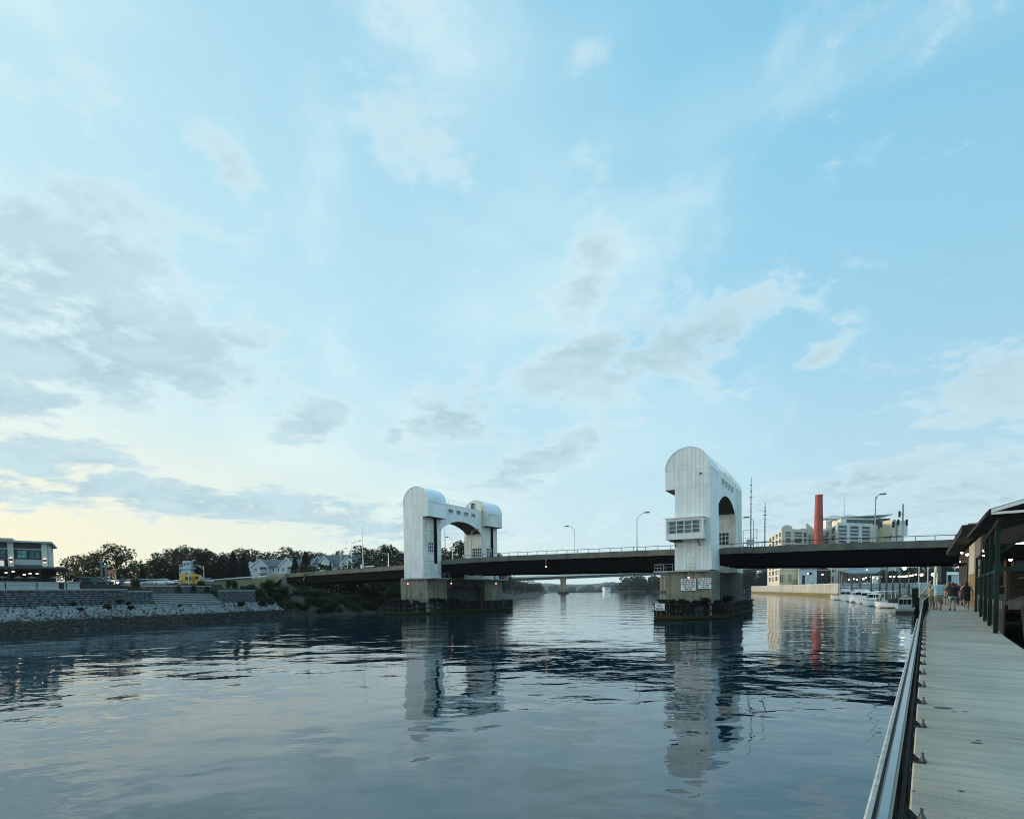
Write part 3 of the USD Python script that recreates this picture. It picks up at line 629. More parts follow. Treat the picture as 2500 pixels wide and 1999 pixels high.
# ================================================================= left bank
STONE = M('pale_wall_stone', (.50, .58, .60), .85, .25, .7, island=.8, bump=.03, bscale=4)
COPE = M('wall_coping', (.36, .36, .34), .8, .15, 1)
ROCK = M('limestone_rubble', (.58, .61, .61), .9, .2, .8, island=.6, wet=(1.5, (.016, .015, .011)))
ROCKD = M('dark_rubble', (.13, .125, .115), .9, .3, .8, island=.6, wet=(1.0, (.02, .019, .015)))
_i = trimesh.creation.icosahedron(); ICO, ICF = np.array(_i.vertices), np.array(_i.faces)
def courses(a0, a1, z0, z1, b, r, hc=.32, jut=.14, lx=(.45, 1.3)):
    m = MB(); n = max(1, round((z1 - z0) / hc)); h = (z1 - z0) / n
    for i in range(n):
        a = a0 - r.uniform(0, .3)
        while a < a1:
            L = min(r.uniform(*lx), a1 - a + .01)
            if L > .05:
                v = ICO * (1 + r.uniform(-.16, .16, ICO.shape)); v = np.sign(v) * np.abs(v) ** .62; m.raw(v * np.array([L * .56, .24, h * .56]) + np.array([a + L / 2, b + .16 - r.uniform(0, jut), z0 + (i + .5) * h + r.uniform(-.03, .03)]), ICF)
            a += L
    return m
rr = np.random.default_rng(21)
def stone_wall(label, a0, a1, z0, z1, b=0.0, cope=True):
    t = Thing('stone_wall', label, 'stone wall', A0, RZL)
    t.part('stone_course', courses(a0, a1, z0, z1, b + .1, rr), STONE, kind='stuff')
    t.part('backing', MB().bb(a0, a1, b + .25, b + .34, z0 - .5, z1), SOIL)
    if cope:
        k = max(1, round((a1 - a0) / 2.4))
        for i in range(k): t.part('coping_slab', MB().bb(a0 + (a1 - a0) * i / k + .01, a0 + (a1 - a0) * (i + 1) / k - .01, b - .06, b + .62, z1 + .004, z1 + .15), COPE)
    return t
stone_wall('long pale stone wall below the railing at far left', -44, -2.2, 2.6, 5.42)
stone_wall('lower stone wall between the long wall and the stone steps', -2.15, 1.5, 2.6, 5.1)
stone_wall('stone wall behind the stepped terrace with three dark shrubs before it', 1.6, 12.7, 4.7, 6.0, 2.3)
stone_wall('short stone wall between the stepped terrace and the rubble', 12.85, 20.0, 2.5, 5.15)
t = Thing('stone_steps', 'broad flight of shallow stone steps down to the rubble bank', 'steps', A0, RZL)
for k in range(6): t.part('step', MB().bb(1.62, 12.7, -.9 + .54 * k, -.9 + .54 * (k + 1) - .004 if k < 5 else 2.36, 2.2, 3.15 + .31 * k - .1), STONE); t.part('step_nosing', MB().bb(1.62, 12.7, -.93 + .54 * k, -.35 + .54 * k if k < 5 else 2.36, 3.15 + .31 * k - .096, 3.15 + .31 * k), COPE)
put('steps_side_wall', courses(12.66, 12.84, 2.4, 5.1, -.6, rr).bb(12.66, 12.84, -.9, 2.3, 2.4, 5.1), STONE) if False else None

def rocks(name, label, spots, mat, group=None):
    r = np.random.default_rng(len(spots)); ico = trimesh.creation.icosahedron(); V, F = np.array(ico.vertices), np.array(ico.faces); m = MB()
    for p, s in spots:
        v = V * (1 + r.uniform(-.28, .28, V.shape)) * np.array([r.uniform(.8, 1.35), r.uniform(.7, 1.1), r.uniform(.5, .85)]) * s
        v = v @ trimesh.transformations.random_rotation_matrix(r.random(3))[:3, :3].T
        m.raw(v + p, F)
    return put(name, m, mat, label=label, cat='rocks', kind='stuff')
def ground_z(prof, b): return float(np.interp(b, [p[0] for p in prof], [p[1] for p in prof]))
sp = []
for _ in range(8500):
    a = rr.uniform(-46, 24); sh = np.interp(a, [-46, 1, 7, 13, 20, 24], [0, 0, 2.5, 4, 4.6, 4.6]); q = rr.random()
    b = -10.8 + sh + (10.6 - sh) * q
    z = float(np.interp(b, [-10 + sh, -3 + sh * .4, 0], [-.25, 2.2, 3.05])); sp.append((lb(a, b, z + .05), rr.uniform(.11, .24) * (1.5 if rr.random() < .1 else 1)))
rocks('rubble_bank', 'loose bank of pale limestone rubble below the stone walls, dark and wet near the river', sp, ROCK)
sp = []
for _ in range(1500):
    a = rr.uniform(22, 80); b = rr.normal(-5.6, 1.2); z = ground_z(prof_v, b); sp.append((lb(a, b, max(z, -.3)), rr.uniform(.15, .34)))
rocks('shore_rocks', 'dark broken rocks along the waterline below the thicket and the bridge', sp, ROCKD)

# ---- plants
def leaves(blobs, n, size, r, flat=.0, shell=.55):
    """Leaf-sized faces spread through blobs (centre, radii)."""
    w = np.array([np.prod(b[1]) ** .67 for b in blobs]); k = r.choice(len(blobs), n, p=w / w.sum())
    c = np.array([b[0] for b in blobs], float)[k]; R = np.array([b[1] for b in blobs], float)[k]
    d = r.normal(size=(n, 3)); d /= np.linalg.norm(d, axis=1, keepdims=True); rad = shell + (1 - shell) * r.random(n) ** .6; rad *= 1 + .12 * r.normal(size=n)
    p = c + d * R * rad[:, None]
    a = r.normal(size=(n, 3)); a[:, 2] *= (1 - flat); a /= np.linalg.norm(a, axis=1, keepdims=True)
    b = np.cross(a, r.normal(size=(n, 3))); b /= np.linalg.norm(b, axis=1, keepdims=True)
    s = size * (.6 + .8 * r.random(n))[:, None]
    v = np.stack([p - a * s, p + b * s * .55, p + a * s, p - b * s * .55], 1).reshape(-1, 3)
    return v, np.arange(n * 4).reshape(n, 4)
def trunk(m, h, r0, r, limbs=(), lean=0.0):
    pts = [(lean * t * t + .04 * math.sin(5 * t), .05 * math.sin(3 * t), h * t) for t in np.linspace(0, 1, 6)]
    m.tube(pts, np.linspace(r0, r0 * .3, 6), 7)
    for (z, c) in limbs: m.tube([(0, 0, z), ((c[0]) * .5, c[1] * .5, z + (c[2] - z) * .6), tuple(c)], (r0 * .5, r0 * .3, r0 * .1), 5)
def broadleaf(name, mat, seed, h=10, w=5.5, nb=16, n=3200, size=.26, airy=.5, z0=.28):
    r = np.random.default_rng(seed); p = proto(name); bl = []
    for i in range(nb):
        t = (i + .5) / nb; ang = i * 2.4 + r.uniform(-.4, .4); env = math.sin(PI * (.16 + .78 * t)) ** .8
        rad = w * .62 * env * r.uniform(.35, 1.05); zz = h * (z0 + (1 - z0 - .08) * t) + r.uniform(-.4, .4)
        s = w * r.uniform(.20, .36) * (1 - .35 * t); bl.append(((rad * math.cos(ang), rad * math.sin(ang), zz), (s * 1.15, s * 1.15, s * .72)))
    m = MB(); trunk(m, h * .8, h * .022, r, [(h * (.2 + .5 * r.random()), b[0]) for b in bl])
    p.part('trunk', m, BARK); p.part('crown', leaves(bl, n, size, r, .3, airy), mat)
    return p.path
def conifer(name, seed, h=9, w=3.6, n=5200):
    r = np.random.default_rng(seed); p = proto(name); t = 1 - np.sqrt(r.random(n)); an = r.uniform(0, 2 * PI, n)
    tier = .78 + .22 * np.abs(np.sin(t * 26 + .6 * np.sin(an * 3))); rad = w * .5 * (1 - t) ** .9 * tier * (.55 + .5 * r.random(n) ** .5) + .05
    c = np.stack([rad * np.cos(an), rad * np.sin(an), h * (.04 + .96 * t) - rad * .22], 1)
    o = np.stack([np.cos(an), np.sin(an), np.full(n, -.45)], 1) + r.normal(0, .3, (n, 3)); o /= np.linalg.norm(o, axis=1, keepdims=True)
    q = np.cross(o, r.normal(size=(n, 3))); q /= np.linalg.norm(q, axis=1, keepdims=True); s_ = .30 * (.6 + .8 * r.random(n))[:, None]
    v = np.stack([c - o * s_, c + q * s_ * .5, c + o * s_, c - q * s_ * .5], 1).reshape(-1, 3)
    m = MB(); trunk(m, h * .95, .16, r)
    p.part('trunk', m, BARK); p.part('crown', (v, np.arange(n * 4).reshape(n, 4)), LEAF_C)
    return p.path
def bush(name, mat, seed, h=1.6, w=2.4, n=700, size=.16, nb=7):
    r = np.random.default_rng(seed); p = proto(name)
    bl = [((r.uniform(-.3, .3) * w, r.uniform(-.3, .3) * w, h * r.uniform(.3, .75)), (w * .26, w * .26, h * .28)) for _ in range(nb)]
    m = MB()
    for b in bl: m.tube([(0, 0, 0), tuple(np.array(b[0]) * .9)], (.04, .015), 4)
    p.part('stem', m, BARK); p.part('foliage', leaves(bl, n, size, r, .2, .3), mat)
    return p.path
TA = broadleaf('tree_airy', LEAF_D, 3, 11, 8, 26, 2600, .30, .35, .22)
TB = broadleaf('tree_dense', LEAF_B, 4, 12, 9, 30, 5200, .32, .55, .10)
TC = broadleaf('tree_round', LEAF_A, 6, 11, 9, 26, 4600, .32, .5, .14)
TD = broadleaf('tree_pointed', LEAF_D, 9, 13, 6, 22, 3200, .28, .4, .15)
CF = conifer('tree_spruce', 8); CF2 = conifer('tree_spruce_b', 18, 9, 4.4, 6500)
BA, BB, BC = bush('bush_dark', LEAF_B, 2), bush('bush_mid', LEAF_A, 5, 1.8, 2.8), bush('bush_tall', LEAF_A, 7, 2.8, 2.6, 900)
def tree(src, H, px, ybase, ytop, depth, label, zb=None, wide=1.0, group=None, name='tree'):
    P = at(px, ybase, depth) if zb is None else np.array([*at(px, 1440, depth)[:2], zb]); top = at(px, ytop, depth)[2]; s = (top - P[2]) / H
    copy(src, name, label, 'tree', P, px * 1.7 % 6.28, (s * wide, s * wide, s), group)
ORD = 'first second third fourth fifth sixth seventh eighth ninth tenth eleventh twelfth thirteenth fourteenth fifteenth sixteenth seventeenth eighteenth nineteenth twentieth twenty-first twenty-second'.split()
# trees from left to right
tree(TA, 11, 190, 0, 1352, 150, 'airy low tree right of the restaurant at far left', 6.9, 1.15)
tree(TA, 11, 232, 0, 1350, 140, 'airy tree left of the tallest tree at far left, beside the orange signal', 6.9, .9)
tree(TA, 11, 288, 0, 1324, 150, 'tallest airy tree at far left, sky showing through its crown', 6.9, 1.0)
tree(TA, 11, 330, 0, 1372, 165, 'small airy tree right of the tallest tree at far left', 7, 1.2)
tree(CF, 9, 350, 0, 1378, 150, 'small pointed spruce standing alone before the car park trees', 6.9, .9)
tree(TB, 12, 385, 0, 1362, 175, 'dark tree at the left end of the dense clump behind the lighthouse', 7.2, 1.2)
tree(TC, 11, 428, 0, 1336, 185, 'broad tree left of the top of the lighthouse', 7.2, 1.05)
tree(TA, 11, 462, 0, 1330, 205, 'airy tree rising behind the top of the lighthouse', 7.4, 1.0)
tree(TB, 12, 505, 0, 1340, 180, 'large dark tree right of the lighthouse behind the yellow truck', 7.3, 1.15)
tree(TB, 12, 545, 0, 1356, 180, 'dark tree at the right end of the dense clump behind the yellow truck', 7.5, .95)
tree(CF2, 9, 572, 0, 1345, 175, 'left one of two dark spruces left of the gabled houses', 7.5, 1.05)
tree(CF2, 9, 597, 0, 1350, 170, 'right one of two dark spruces left of the gabled houses', 7.5, 1.1)
for i, (px, yt, sr, H, wd) in enumerate(((552, 1346, TD, 13, 1.1), (585, 1336, TA, 11, .9), (620, 1338, TA, 11, 1.1), (665, 1346, TA, 11, 1.2), (708, 1334, TD, 13, 1.5), (748, 1342, TC, 11, .9), (775, 1346, TC, 11, .9), (798, 1350, TA, 11, .6), (828, 1342, TD, 13, 1.2))):
    tree(sr, H, px, 0, yt, 300, f'tree crown above the roofs of the gabled houses, {ORD[i]} from the left of nine', 10, wd, 'trees behind the gabled houses')
tree(CF2, 9, 722, 0, 1357, 205, 'left one of two big spruces between the gabled houses', 9, 1.0)
tree(CF2, 9, 748, 0, 1345, 205, 'right and taller one of two big spruces between the gabled houses', 9, 1.15)
tree(CF, 9, 808, 0, 1370, 205, 'small dark conifer before the right gabled house', 9.5, .8)
tree(TD, 13, 885, 0, 1330, 240, 'tall tree behind the white barrier pole', 9.5, 1.5)
tree(TC, 11, 915, 0, 1338, 230, 'bushy tree right of the white barrier pole', 9.5, 1.0)
tree(TB, 12, 952, 0, 1330, 235, 'round dark tree left of the left tower', 9.5, .95)
tree(TB, 12, 982, 0, 1345, 240, 'dark tree half hidden behind the left tower', 9.5, .9)
tree(TC, 11, 1080, 0, 1333, 260, 'dark tree against the near leg, seen through the arch of the left tower', 9, .75)
tree(TB, 12, 1123, 0, 1322, 260, 'round dark tree against the far leg, seen through the arch of the left tower', 9, .95)
tree(TB, 12, 1217, 0, 1350, 300, 'dark tree top right of the left tower above the bridge rail', 8, .7)
# wooded shores behind the bridge
def wood(name, label, spots, seed, mat, n, size):
    r = np.random.default_rng(seed); bl = []
    for (x, y, z, s, h) in spots:
        for k in range(3): bl.append(((x + r.uniform(-.5, .5) * s, y + r.uniform(-.4, .4) * s, z + h * (.28 + .24 * k)), (s * (.62 - .1 * k), s * .55, h * .26)))
    put(name, leaves(bl, n, size, r, .2, .5), mat, label=label, cat='wood', kind='stuff')
sp = []
for i in range(34):
    t = i / 33; x, y = np.interp(t, [0, .35, .7, 1], [-34, -24, -8, 46]), np.interp(t, [0, .35, .7, 1], [150, 205, 330, 900])
    for k in range(3): sp.append((x - 1 - 9 * k * (1 + t), y + rng.uniform(-6, 6), .2 + k, 5 + 8 * t, rng.uniform(9, 13) * (1 + .55 * t)))
wood('shore_wood', 'dense dark wood along the left shore behind the bridge', sp, 31, LEAF_B, 42000, .62)
sp = []
for i in range(30):
    t = i / 29; x, y = np.interp(t, [0, .5, 1], [176, 300, 440]), np.interp(t, [0, .5, 1], [815, 815, 800])
    for k in range(2): sp.append((x + rng.uniform(-8, 8), y + 22 * k + rng.uniform(-8, 8), 1, 15, rng.uniform(20, 27)))
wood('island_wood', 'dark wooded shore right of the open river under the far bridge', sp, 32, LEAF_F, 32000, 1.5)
sp = [(120 + 45 * i, 2250 - 25 * i + rng.uniform(-30, 30), 0, 40, rng.uniform(16, 30)) for i in range(-9, 14)]
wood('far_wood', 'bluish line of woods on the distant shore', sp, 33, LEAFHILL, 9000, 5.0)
# thicket on the bank beside the bridge
for i in range(62):
    a, b = rr.uniform(20.5, 40), rr.uniform(-5, 9) 
    if a < 24 and b < -1: b += 4
    z = ground_z(prof_v, b) - .1
    copy((BA, BB, BC)[i % 3], 'bush', 'dark leafy bush in the thicket between the rubble bank and the bridge', 'bush', lb(a, b, z), rr.uniform(0, 6), rr.uniform(.6, 1.1), 'bushes of the bank thicket')
for i in range(64):
    a, b = rr.uniform(36, 66), rr.uniform(-6, 9)
    copy((BA, BB)[i % 2], 'bush', 'dark leafy bush in the shade under the left approach span', 'bush', lb(a, b, ground_z(prof_b, b) - .1), rr.uniform(0, 6), rr.uniform(.9, 1.6), 'bushes under the approach span')
for px, py, s, lab in ((178, 1480, .45, 'small weed bush on the pale rubble at far left'), (197, 1492, .4, 'low weed on the rubble right of the first weed bush'), (292, 1474, .5, 'weed bush at the top of the rubble left of the stone steps'), (312, 1478, .45, 'weed bush at the top of the rubble nearest the stone steps'), (265, 1489, .6, 'wide weed bush in the middle of the rubble left of the steps'), (318, 1489, .5, 'weed bush low on the rubble below the left end of the steps'), (438, 1482, .35, 'tiny weed on the rubble below the stone steps'), (588, 1481, .7, 'broad weed bush on the rubble near the thicket')):
    d_ = np.interp(px, [0, 350, 600], [70, 83, 101]); copy(BA, 'bush', lab, 'bush', at(px, py, d_), px, s)
for px, sz, lab in ((434, .78, 'left one of three dark shrubs before the upper terrace wall'), (474, .82, 'middle one of three dark shrubs before the upper terrace wall'), (508, .72, 'right one of three dark shrubs before the upper terrace wall')):
    a_ = {434: 7.4, 474: 10.0, 508: 12.3}[px]
    copy(BC, 'shrub', lab, 'shrub', lb(a_ - .6, 1.95, 4.6), px, (sz * .42, sz * .42, sz * .78))
for px, a_, b_, lab in ((352, .4, 3.0, 'dark shrub in the planting left of the upper terrace wall'), (505, 12.2, 4.2, 'dark shrub behind the right end of the upper terrace wall'), (532, 16.0, 2.6, 'left one of two round shrubs right of the terrace'), (548, 17.6, 2.6, 'right one of two round shrubs right of the terrace')):
    copy(BC, 'shrub', lab, 'shrub', lb(a_, b_, 5.3), px, (.6, .6, .75))
r2 = np.random.default_rng(8)
for O, lst, nm in ((OL, [(-1.6, -2.6), (.2, -3.2), (1.4, -2.6), (2.8, -2.2), (4.2, -1.3), (6.9, 1.0), (7.4, 3), (7.3, 6), (7.2, 9), (-2.2, -.5)], 'left'), (OR, [(.2, -2.6), (1.6, -2.9), (2.6, -3.0), (3.9, -2.2), (4.8, -1.4), (6.2, 1.5), (6.2, 8), (-1.5, -2.0)], 'right')):
    for x, v in lst: copy((BA, BB)[r2.integers(2)], 'bush', f'weedy bush growing on the fender of the {nm} pier', 'bush', br(x, v, 2.1, O), r2.uniform(0, 6), r2.uniform(.5, .95), f'bushes on the fender of the {nm} pier')

# ---- restaurant at far left
RB = math.atan2(.6, .8)
RO = np.array([-82.6, 98.0, 6.75])
SIDING = M('dark_siding', (.045, .052, .058), .6, .2, 1); PALE = M('pale_render', (.42, .42, .40), .7, .1, .7); CREAM = M('cream_column', (.55, .52, .45), .7, .1, .7)
TEALG = glassmat('teal_window_glass', (.10, .24, .25), .12)
WARML = emit('warm_lamp', (1.0, .72, .40), 6.0); WHITEL = emit('white_lamp', (1.0, .9, .72), 4.0)
t = Thing('restaurant', 'two-storey pale restaurant with a dark open terrace at far left', 'building', RO, RB)
t.part('upper_wall', MB().bb(-40, 0, .5, 13, 3.1, 7.2), PALE)
t.part('roof', MB().bb(-40, .6, -.7, 13.8, 7.22, 7.5).bb(-40, -4.6, -.9, 13, 7.5, 7.85), PALE)
for x in (-13.8, -9.4, -5.0, -.55): t.part('column', MB().bb(x - .38, x + .38, -.1, .6, 2.9, 7.2), CREAM)
for x0, x1 in ((-13.4, -9.8), (-9.0, -5.4), (-4.6, -.95)):
    t.part('siding_panel', MB().bb(x0, x1, .35, .5, 6.25, 7.15), SIDING); t.part('lintel', MB().bb(x0, x1, .28, .5, 6.0, 6.2), PALE)
    t.part('window_band', MB().bb(x0, x1, .40, .5, 4.35, 5.98), SIDING)
    L = x1 - x0
    for c in (x0 + L * .28, x0 + L * .74): window(t.path, T_(c, .39, 4.5), L * .38, 1.4, 2, 2, .08, SIDING, TEALG, outer=.07)
    t.part('spandrel', MB().bb(x0, x1, .25, .5, 3.35, 4.3), PALE); t.part('dark_fascia', MB().bb(x0, x1, .3, .5, 2.9, 3.3), SIDING)
for x in (-5.0, -.55):
    t.part('wall_lamp', MB().bb(x - .12, x + .12, -.35, -.11, 3.95, 4.4), DARKM); t.part('lamp_glow', MB().bb(x - .1, x + .1, -.33, -.13, 3.86, 3.94).bb(x - .1, x + .1, -.33, -.13, 4.41, 4.47), WARML)
t.part('terrace_roof', MB().bb(-40, 2.6, -4.5, 13, 2.55, 2.88), SIDING)
for x in (-13, -9, -5, -1.0, 2.4): t.part('terrace_post', MB().bb(x - .12, x + .12, -4.2, -3.96, 0, 2.55), DARKM)
t.part('back_wall', MB().bb(-40, .5, 8, 8.3, 0, 2.55), M('terrace_wall', (.05, .04, .032), .8, .3))
for i, (x, y, z) in enumerate([(-9, -1, 2.1), (-8, 2, 1.9), (-6.9, -2, 2.0), (-5.8, 1, 1.95), (-4.6, -2, 2.05), (-3.6, 3, 1.7), (-2.6, 0, 1.8), (-1.8, 2, 1.85)]): t.part('pendant_lamp', MB().bb(x - .2, x + .2, y - .08, y + .08, z, z + .07), WHITEL)
t = Thing('restaurant_sign', 'white sign board in a dark frame on the restaurant front', 'sign', RO, RB)
t.part('sign_frame', MB().bb(-8.95, -5.5, .05, .24, 2.95, 4.25), DARKM)
t.part('sign_face', MB().bb(-8.8, -5.9, -.02, .04, 3.12, 4.05), emit('sign_glow', (.86, .92, .94), .55))
UMB = M('blue_white_umbrella', (.30, .42, .46), .7, .2, 1)
ump = proto('table_umbrella')
ump.part('pole', MB().tube([(0, 0, 0), (0, 0, 1.7)], .03, 6), GALV)
ump.part('canopy', MB().raw([(1.1 * math.cos(a), 1.1 * math.sin(a), 1.35) for a in np.arange(8) * PI / 4] + [(0, 0, 1.85)], [[i, (i + 1) % 8, 8] for i in range(8)]), UMB)
ump.part('table', MB().tube([(0, 0, .7), (0, 0, .74)], .55, 10).tube([(0, 0, 0), (0, 0, .7)], .04, 6), DARKM)
for i, x in enumerate((-9.2, -7.6, -6.0, -3.9, -2.2, .9)):
    P = RO + np.array([x * .8 + 2.4 * .6, x * .6 - 2.4 * .8, 0]); copy(ump.path, 'table_umbrella', f'pale table umbrella on the dark restaurant terrace, {ORD[i]} from the left of six', 'umbrella', P, i, (.8, .8, .72), 'umbrellas on the restaurant terrace')
t = Thing('terrace_wall', 'long low pale wall in front of the restaurant terrace', 'wall', A0, RZL)
t.part('wall_body', MB().bb(-46, -4.4, 10.0, 10.35, 5.2, 6.72), PALE); t.part('wall_cap', MB().bb(-46, -4.3, 9.9, 10.45, 6.724, 6.84), COPE)
t = Thing('promenade_railing', 'thin dark railing on top of the long stone wall at far left', 'railing', A0, RZL)
for i in range(13): t.part('post', MB().bb(-44 + 3.4 * i - .05, -44 + 3.4 * i + .05, .4, .5, 5.57, 6.5), DARKM)
for z in (6.48, 6.05): t.part('rail', MB().bb(-44, -3.2, .42, .48, z, z + .05), DARKM)
put('litter_bin', MB().bb(-10.3 + .0, -9.75, .9, 1.4, 5.55, 6.5).get() if False else MB().tube([tuple(lb(-10.2, 1.5, 5.5)), tuple(lb(-10.2, 1.5, 6.45))], (.28, .32), 10), DARKM, label='dark litter bin beside the promenade railing', cat='litter bin')

# ---- car park
def car(col, label, P, rz, suv=False, group=None, name='parked_car'):
    t = Thing(name, label, 'car', P, rz, group); h, L, w = (1.72, 4.7, .92) if suv else (1.45, 4.6, .88)
    def ring(x, zb, zt, ww, k=.8): return [(x, -ww * .9, zb), (x, -ww, zb + .25), (x, -ww, zt - .16), (x, -ww * k - .08, zt), (x, ww * k + .08, zt), (x, ww, zt - .16), (x, ww, zb + .25), (x, ww * .9, zb)]
    bh = .92 if not suv else 1.02
    t.part('body', MB().loft([ring(-L / 2, .42, bh - .22, w * .82), ring(-L / 2 + .12, .30, bh - .02, w * .95), ring(-L / 4, .24, bh, w), ring(L / 8, .24, bh + .02, w), ring(L / 2 - 1.1, .24, bh - .04, w), ring(L / 2 - .25, .28, bh - .16, w * .93), ring(L / 2, .42, bh - .3, w * .78)]), col, smooth=40)
    cx0, cx1 = (-L / 2 + .25, L / 8 + .5) if suv else (-L / 2 + .75, L / 8 + .55)
    def cr(x, z, ww): return [(x, -ww, bh - .02), (x, -ww * .8, z), (x, ww * .8, z), (x, ww, bh - .02)]
    t.part('glazing', MB().loft([[(cx0, -w * .9, bh - .03), (cx0, w * .9, bh - .03), (cx1, w * .9, bh - .03), (cx1, -w * .9, bh - .03)], [(cx0 + .35, -w * .72, h - .06), (cx0 + .35, w * .72, h - .06), (cx1 - .75, w * .72, h - .06), (cx1 - .75, -w * .72, h - .06)]]), GLASS)
    t.part('roof', MB().loft([[(cx0 + .32, -w * .74, h - .07), (cx0 + .32, w * .74, h - .07), (cx1 - .7, w * .74, h - .07), (cx1 - .7, -w * .74, h - .07)], [(cx0 + .5, -w * .62, h), (cx0 + .5, w * .62, h), (cx1 - .9, w * .62, h), (cx1 - .9, -w * .62, h)]]), col)
    for x in (-L / 2 + .85, L / 2 - .9):
        for y in (-w + .08, w - .08): wh = t.part('wheel', MB().tube([(x, y - .1, .33), (x, y + .1, .33)], .33, 14), M_TYRE); t.part('rim', MB().tube([(x, y - .115, .33), (x, y + .115, .33)], .2, 10), GALV, under=wh)
    for y in (-.62, .62): t.part('headlight', MB().box((L / 2 - .16, y, bh - .33), (.24, .34, .13)), GLASSB); t.part('tail_light', MB().box((-L / 2 + .06, y, bh - .3), (.1, .3, .14)), M_TAIL)
    return t
M_TYRE = M('tyre_rubber', (.02, .02, .02), .85, .2, 3); M_TAIL = M('tail_light_red', (.22, .012, .012), .3, .1)
CW = M('car_white', (.66, .68, .69), .3, .04, 1, coat=.4); CS = M('car_silver', (.34, .37, .39), .3, .05, 1, metal=.3, coat=.4); CD = M('car_dark', (.022, .026, .034), .28, .1, 1, coat=.5); CR = M('car_red', (.38, .03, .03), .3, .08, 1, coat=.4); CBL = M('car_blue', (.05, .10, .17), .3, .08, 1, coat=.4)
for px, dp, col, suv, rz, lab in ((214, 112, CD, True, .45, 'dark parked SUV nearest the restaurant terrace'), (245, 116, CD, True, .5, 'dark parked SUV left of the orange signal'), (296, 126, CBL, False, 2.4, 'blue parked car left of the small spruce'), (320, 124, CS, False, 2.6, 'silver parked car left of the small spruce'), (331, 136, CD, False, 2.5, 'black parked car half hidden behind the silver car'), (360, 134, CW, True, 1.0, 'white parked van-like car seen end on right of the small spruce'), (376, 124, CS, False, 2.9, 'silver parked car left of the white sedan'), (402, 122, CW, False, -.25, 'white sedan left of the red bin'), (424, 136, CD, False, .2, 'dark parked car behind the red bin')):
    P = at(px, 1440, dp); P[2] = 6.74; car(col, lab, P, rz, suv)
x_ = -146.; car(CW, 'white car up on the bridge ramp right of the yellow truck', br(x_, 8, PT(x_) - .76), -TH + PI, False)
x_ = -54.2; car(CW, 'white car on the bridge behind the arch of the left tower', br(x_ - 4, 18, PT(x_) - .76), -TH, False)
YEL = M('truck_yellow', (.62, .32, .02), .45, .1, 1); REDB = M('bin_red', (.42, .03, .02), .5, .12, 1)
P = at(472, 1440, 150); P[2] = 7.05
t = Thing('food_truck', 'bright yellow food truck with its hatch side to the river', 'truck', P, .15)
t.part('box_body', MB().bb(-2.7, .95, -1.1, 1.1, .55, 3.0), YEL)
t.part('cab', MB().loft([[(.95, -1.1, .55), (.95, 1.1, .55), (.95, 1.1, 2.95), (.95, -1.1, 2.95)], [(2.0, -1.08, .55), (2.0, 1.08, .55), (1.75, 1.05, 2.85), (1.75, -1.05, 2.85)], [(2.75, -1.0, .55), (2.75, 1.0, .55), (2.35, 1.0, 1.6), (2.35, -1.0, 1.6)]]), YEL)
t.part('windscreen', MB().loft([[(2.40, -.9, 1.62), (2.40, .9, 1.62), (1.84, .92, 2.62), (1.84, -.92, 2.62)], [(2.46, -.9, 1.66), (2.46, .9, 1.66), (1.9, .92, 2.66), (1.9, -.92, 2.66)]]), GLASS)
t.part('side_window', MB().bb(1.0, 1.75, -1.14, -1.1, 1.6, 2.5), GLASS); t.part('serving_hatch', MB().bb(-1.5, .1, -1.14, -1.1, 1.45, 2.35), GLASS); t.part('door', MB().bb(.32, .85, -1.14, -1.1, .7, 2.5), M('truck_door', (.30, .10, .02), .5))
t.part('roof_rail', MB().bb(-2.6, .9, -1.0, 1.0, 3.0, 3.12), YEL); t.part('bumper', MB().bb(2.6, 2.9, -1.05, 1.05, .45, .75), WHITEP)
for x in (-1.6, 1.9):
    for y in (-.95, .95): t.part('wheel', MB().tube([(x, y - .14, .42), (x, y + .14, .42)], .42, 14), M_TYRE)
for y in (-.75, .75): t.part('headlight', MB().box((2.74, y, 1.05), (.1, .28, .24)), GLASSB)
P = at(434.5, 1440, 148); P[2] = 7.05
t = Thing('red_bin', 'red container with a pale lid left of the yellow truck', 'container', P, .1)
t.part('container_body', MB().loft([[(-.55, -.6, .1), (.55, -.6, .1), (.55, .6, .1), (-.55, .6, .1)], [(-.68, -.7, 1.35), (.68, -.7, 1.35), (.68, .7, 1.35), (-.68, .7, 1.35)]]), REDB); t.part('lid', MB().bb(-.7, .7, -.72, .72, 1.36, 1.55), WHITEP)
for x in (-.4, .4): t.part('caster', MB().tube([(x, -.08, .1), (x, .08, .1)], .1, 8), M_TYRE)
# lighthouse replica
LHW = M('lighthouse_white', (.44, .50, .52), .6, .12, .8)
P = at(461, 1440, 172); P[2] = 7.2
t = Thing('lighthouse', 'small pale decorative lighthouse with a square lantern room behind the yellow truck', 'lighthouse', P, .1)
t.x.AddScaleOp().Set(Gf.Vec3f(1.12, 1.12, 1.16))
def sq(hw, z): return [(-hw, -hw, z), (hw, -hw, z), (hw, hw, z), (-hw, hw, z)]
t.part('tower', MB().loft([sq(2.0, -.2), sq(1.15, 4.6)]), LHW); t.part('gallery', MB().loft([sq(1.42, 4.6), sq(1.42, 5.2)]), LHW); t.part('gallery_band', MB().loft([sq(1.46, 4.5), sq(1.46, 4.62)]), M('lighthouse_trim', (.20, .27, .31), .6))
t.part('lantern_room', MB().loft([sq(.95, 5.2), sq(.9, 6.5)]), LHW); t.part('cap', MB().loft([sq(1.1, 6.5), sq(.9, 6.75)]), LHW)
for x in (-.42, .42): t.part('lantern_window', MB().bb(x - .2, x + .2, -.97, -.9, 5.6, 6.15), GLASS)
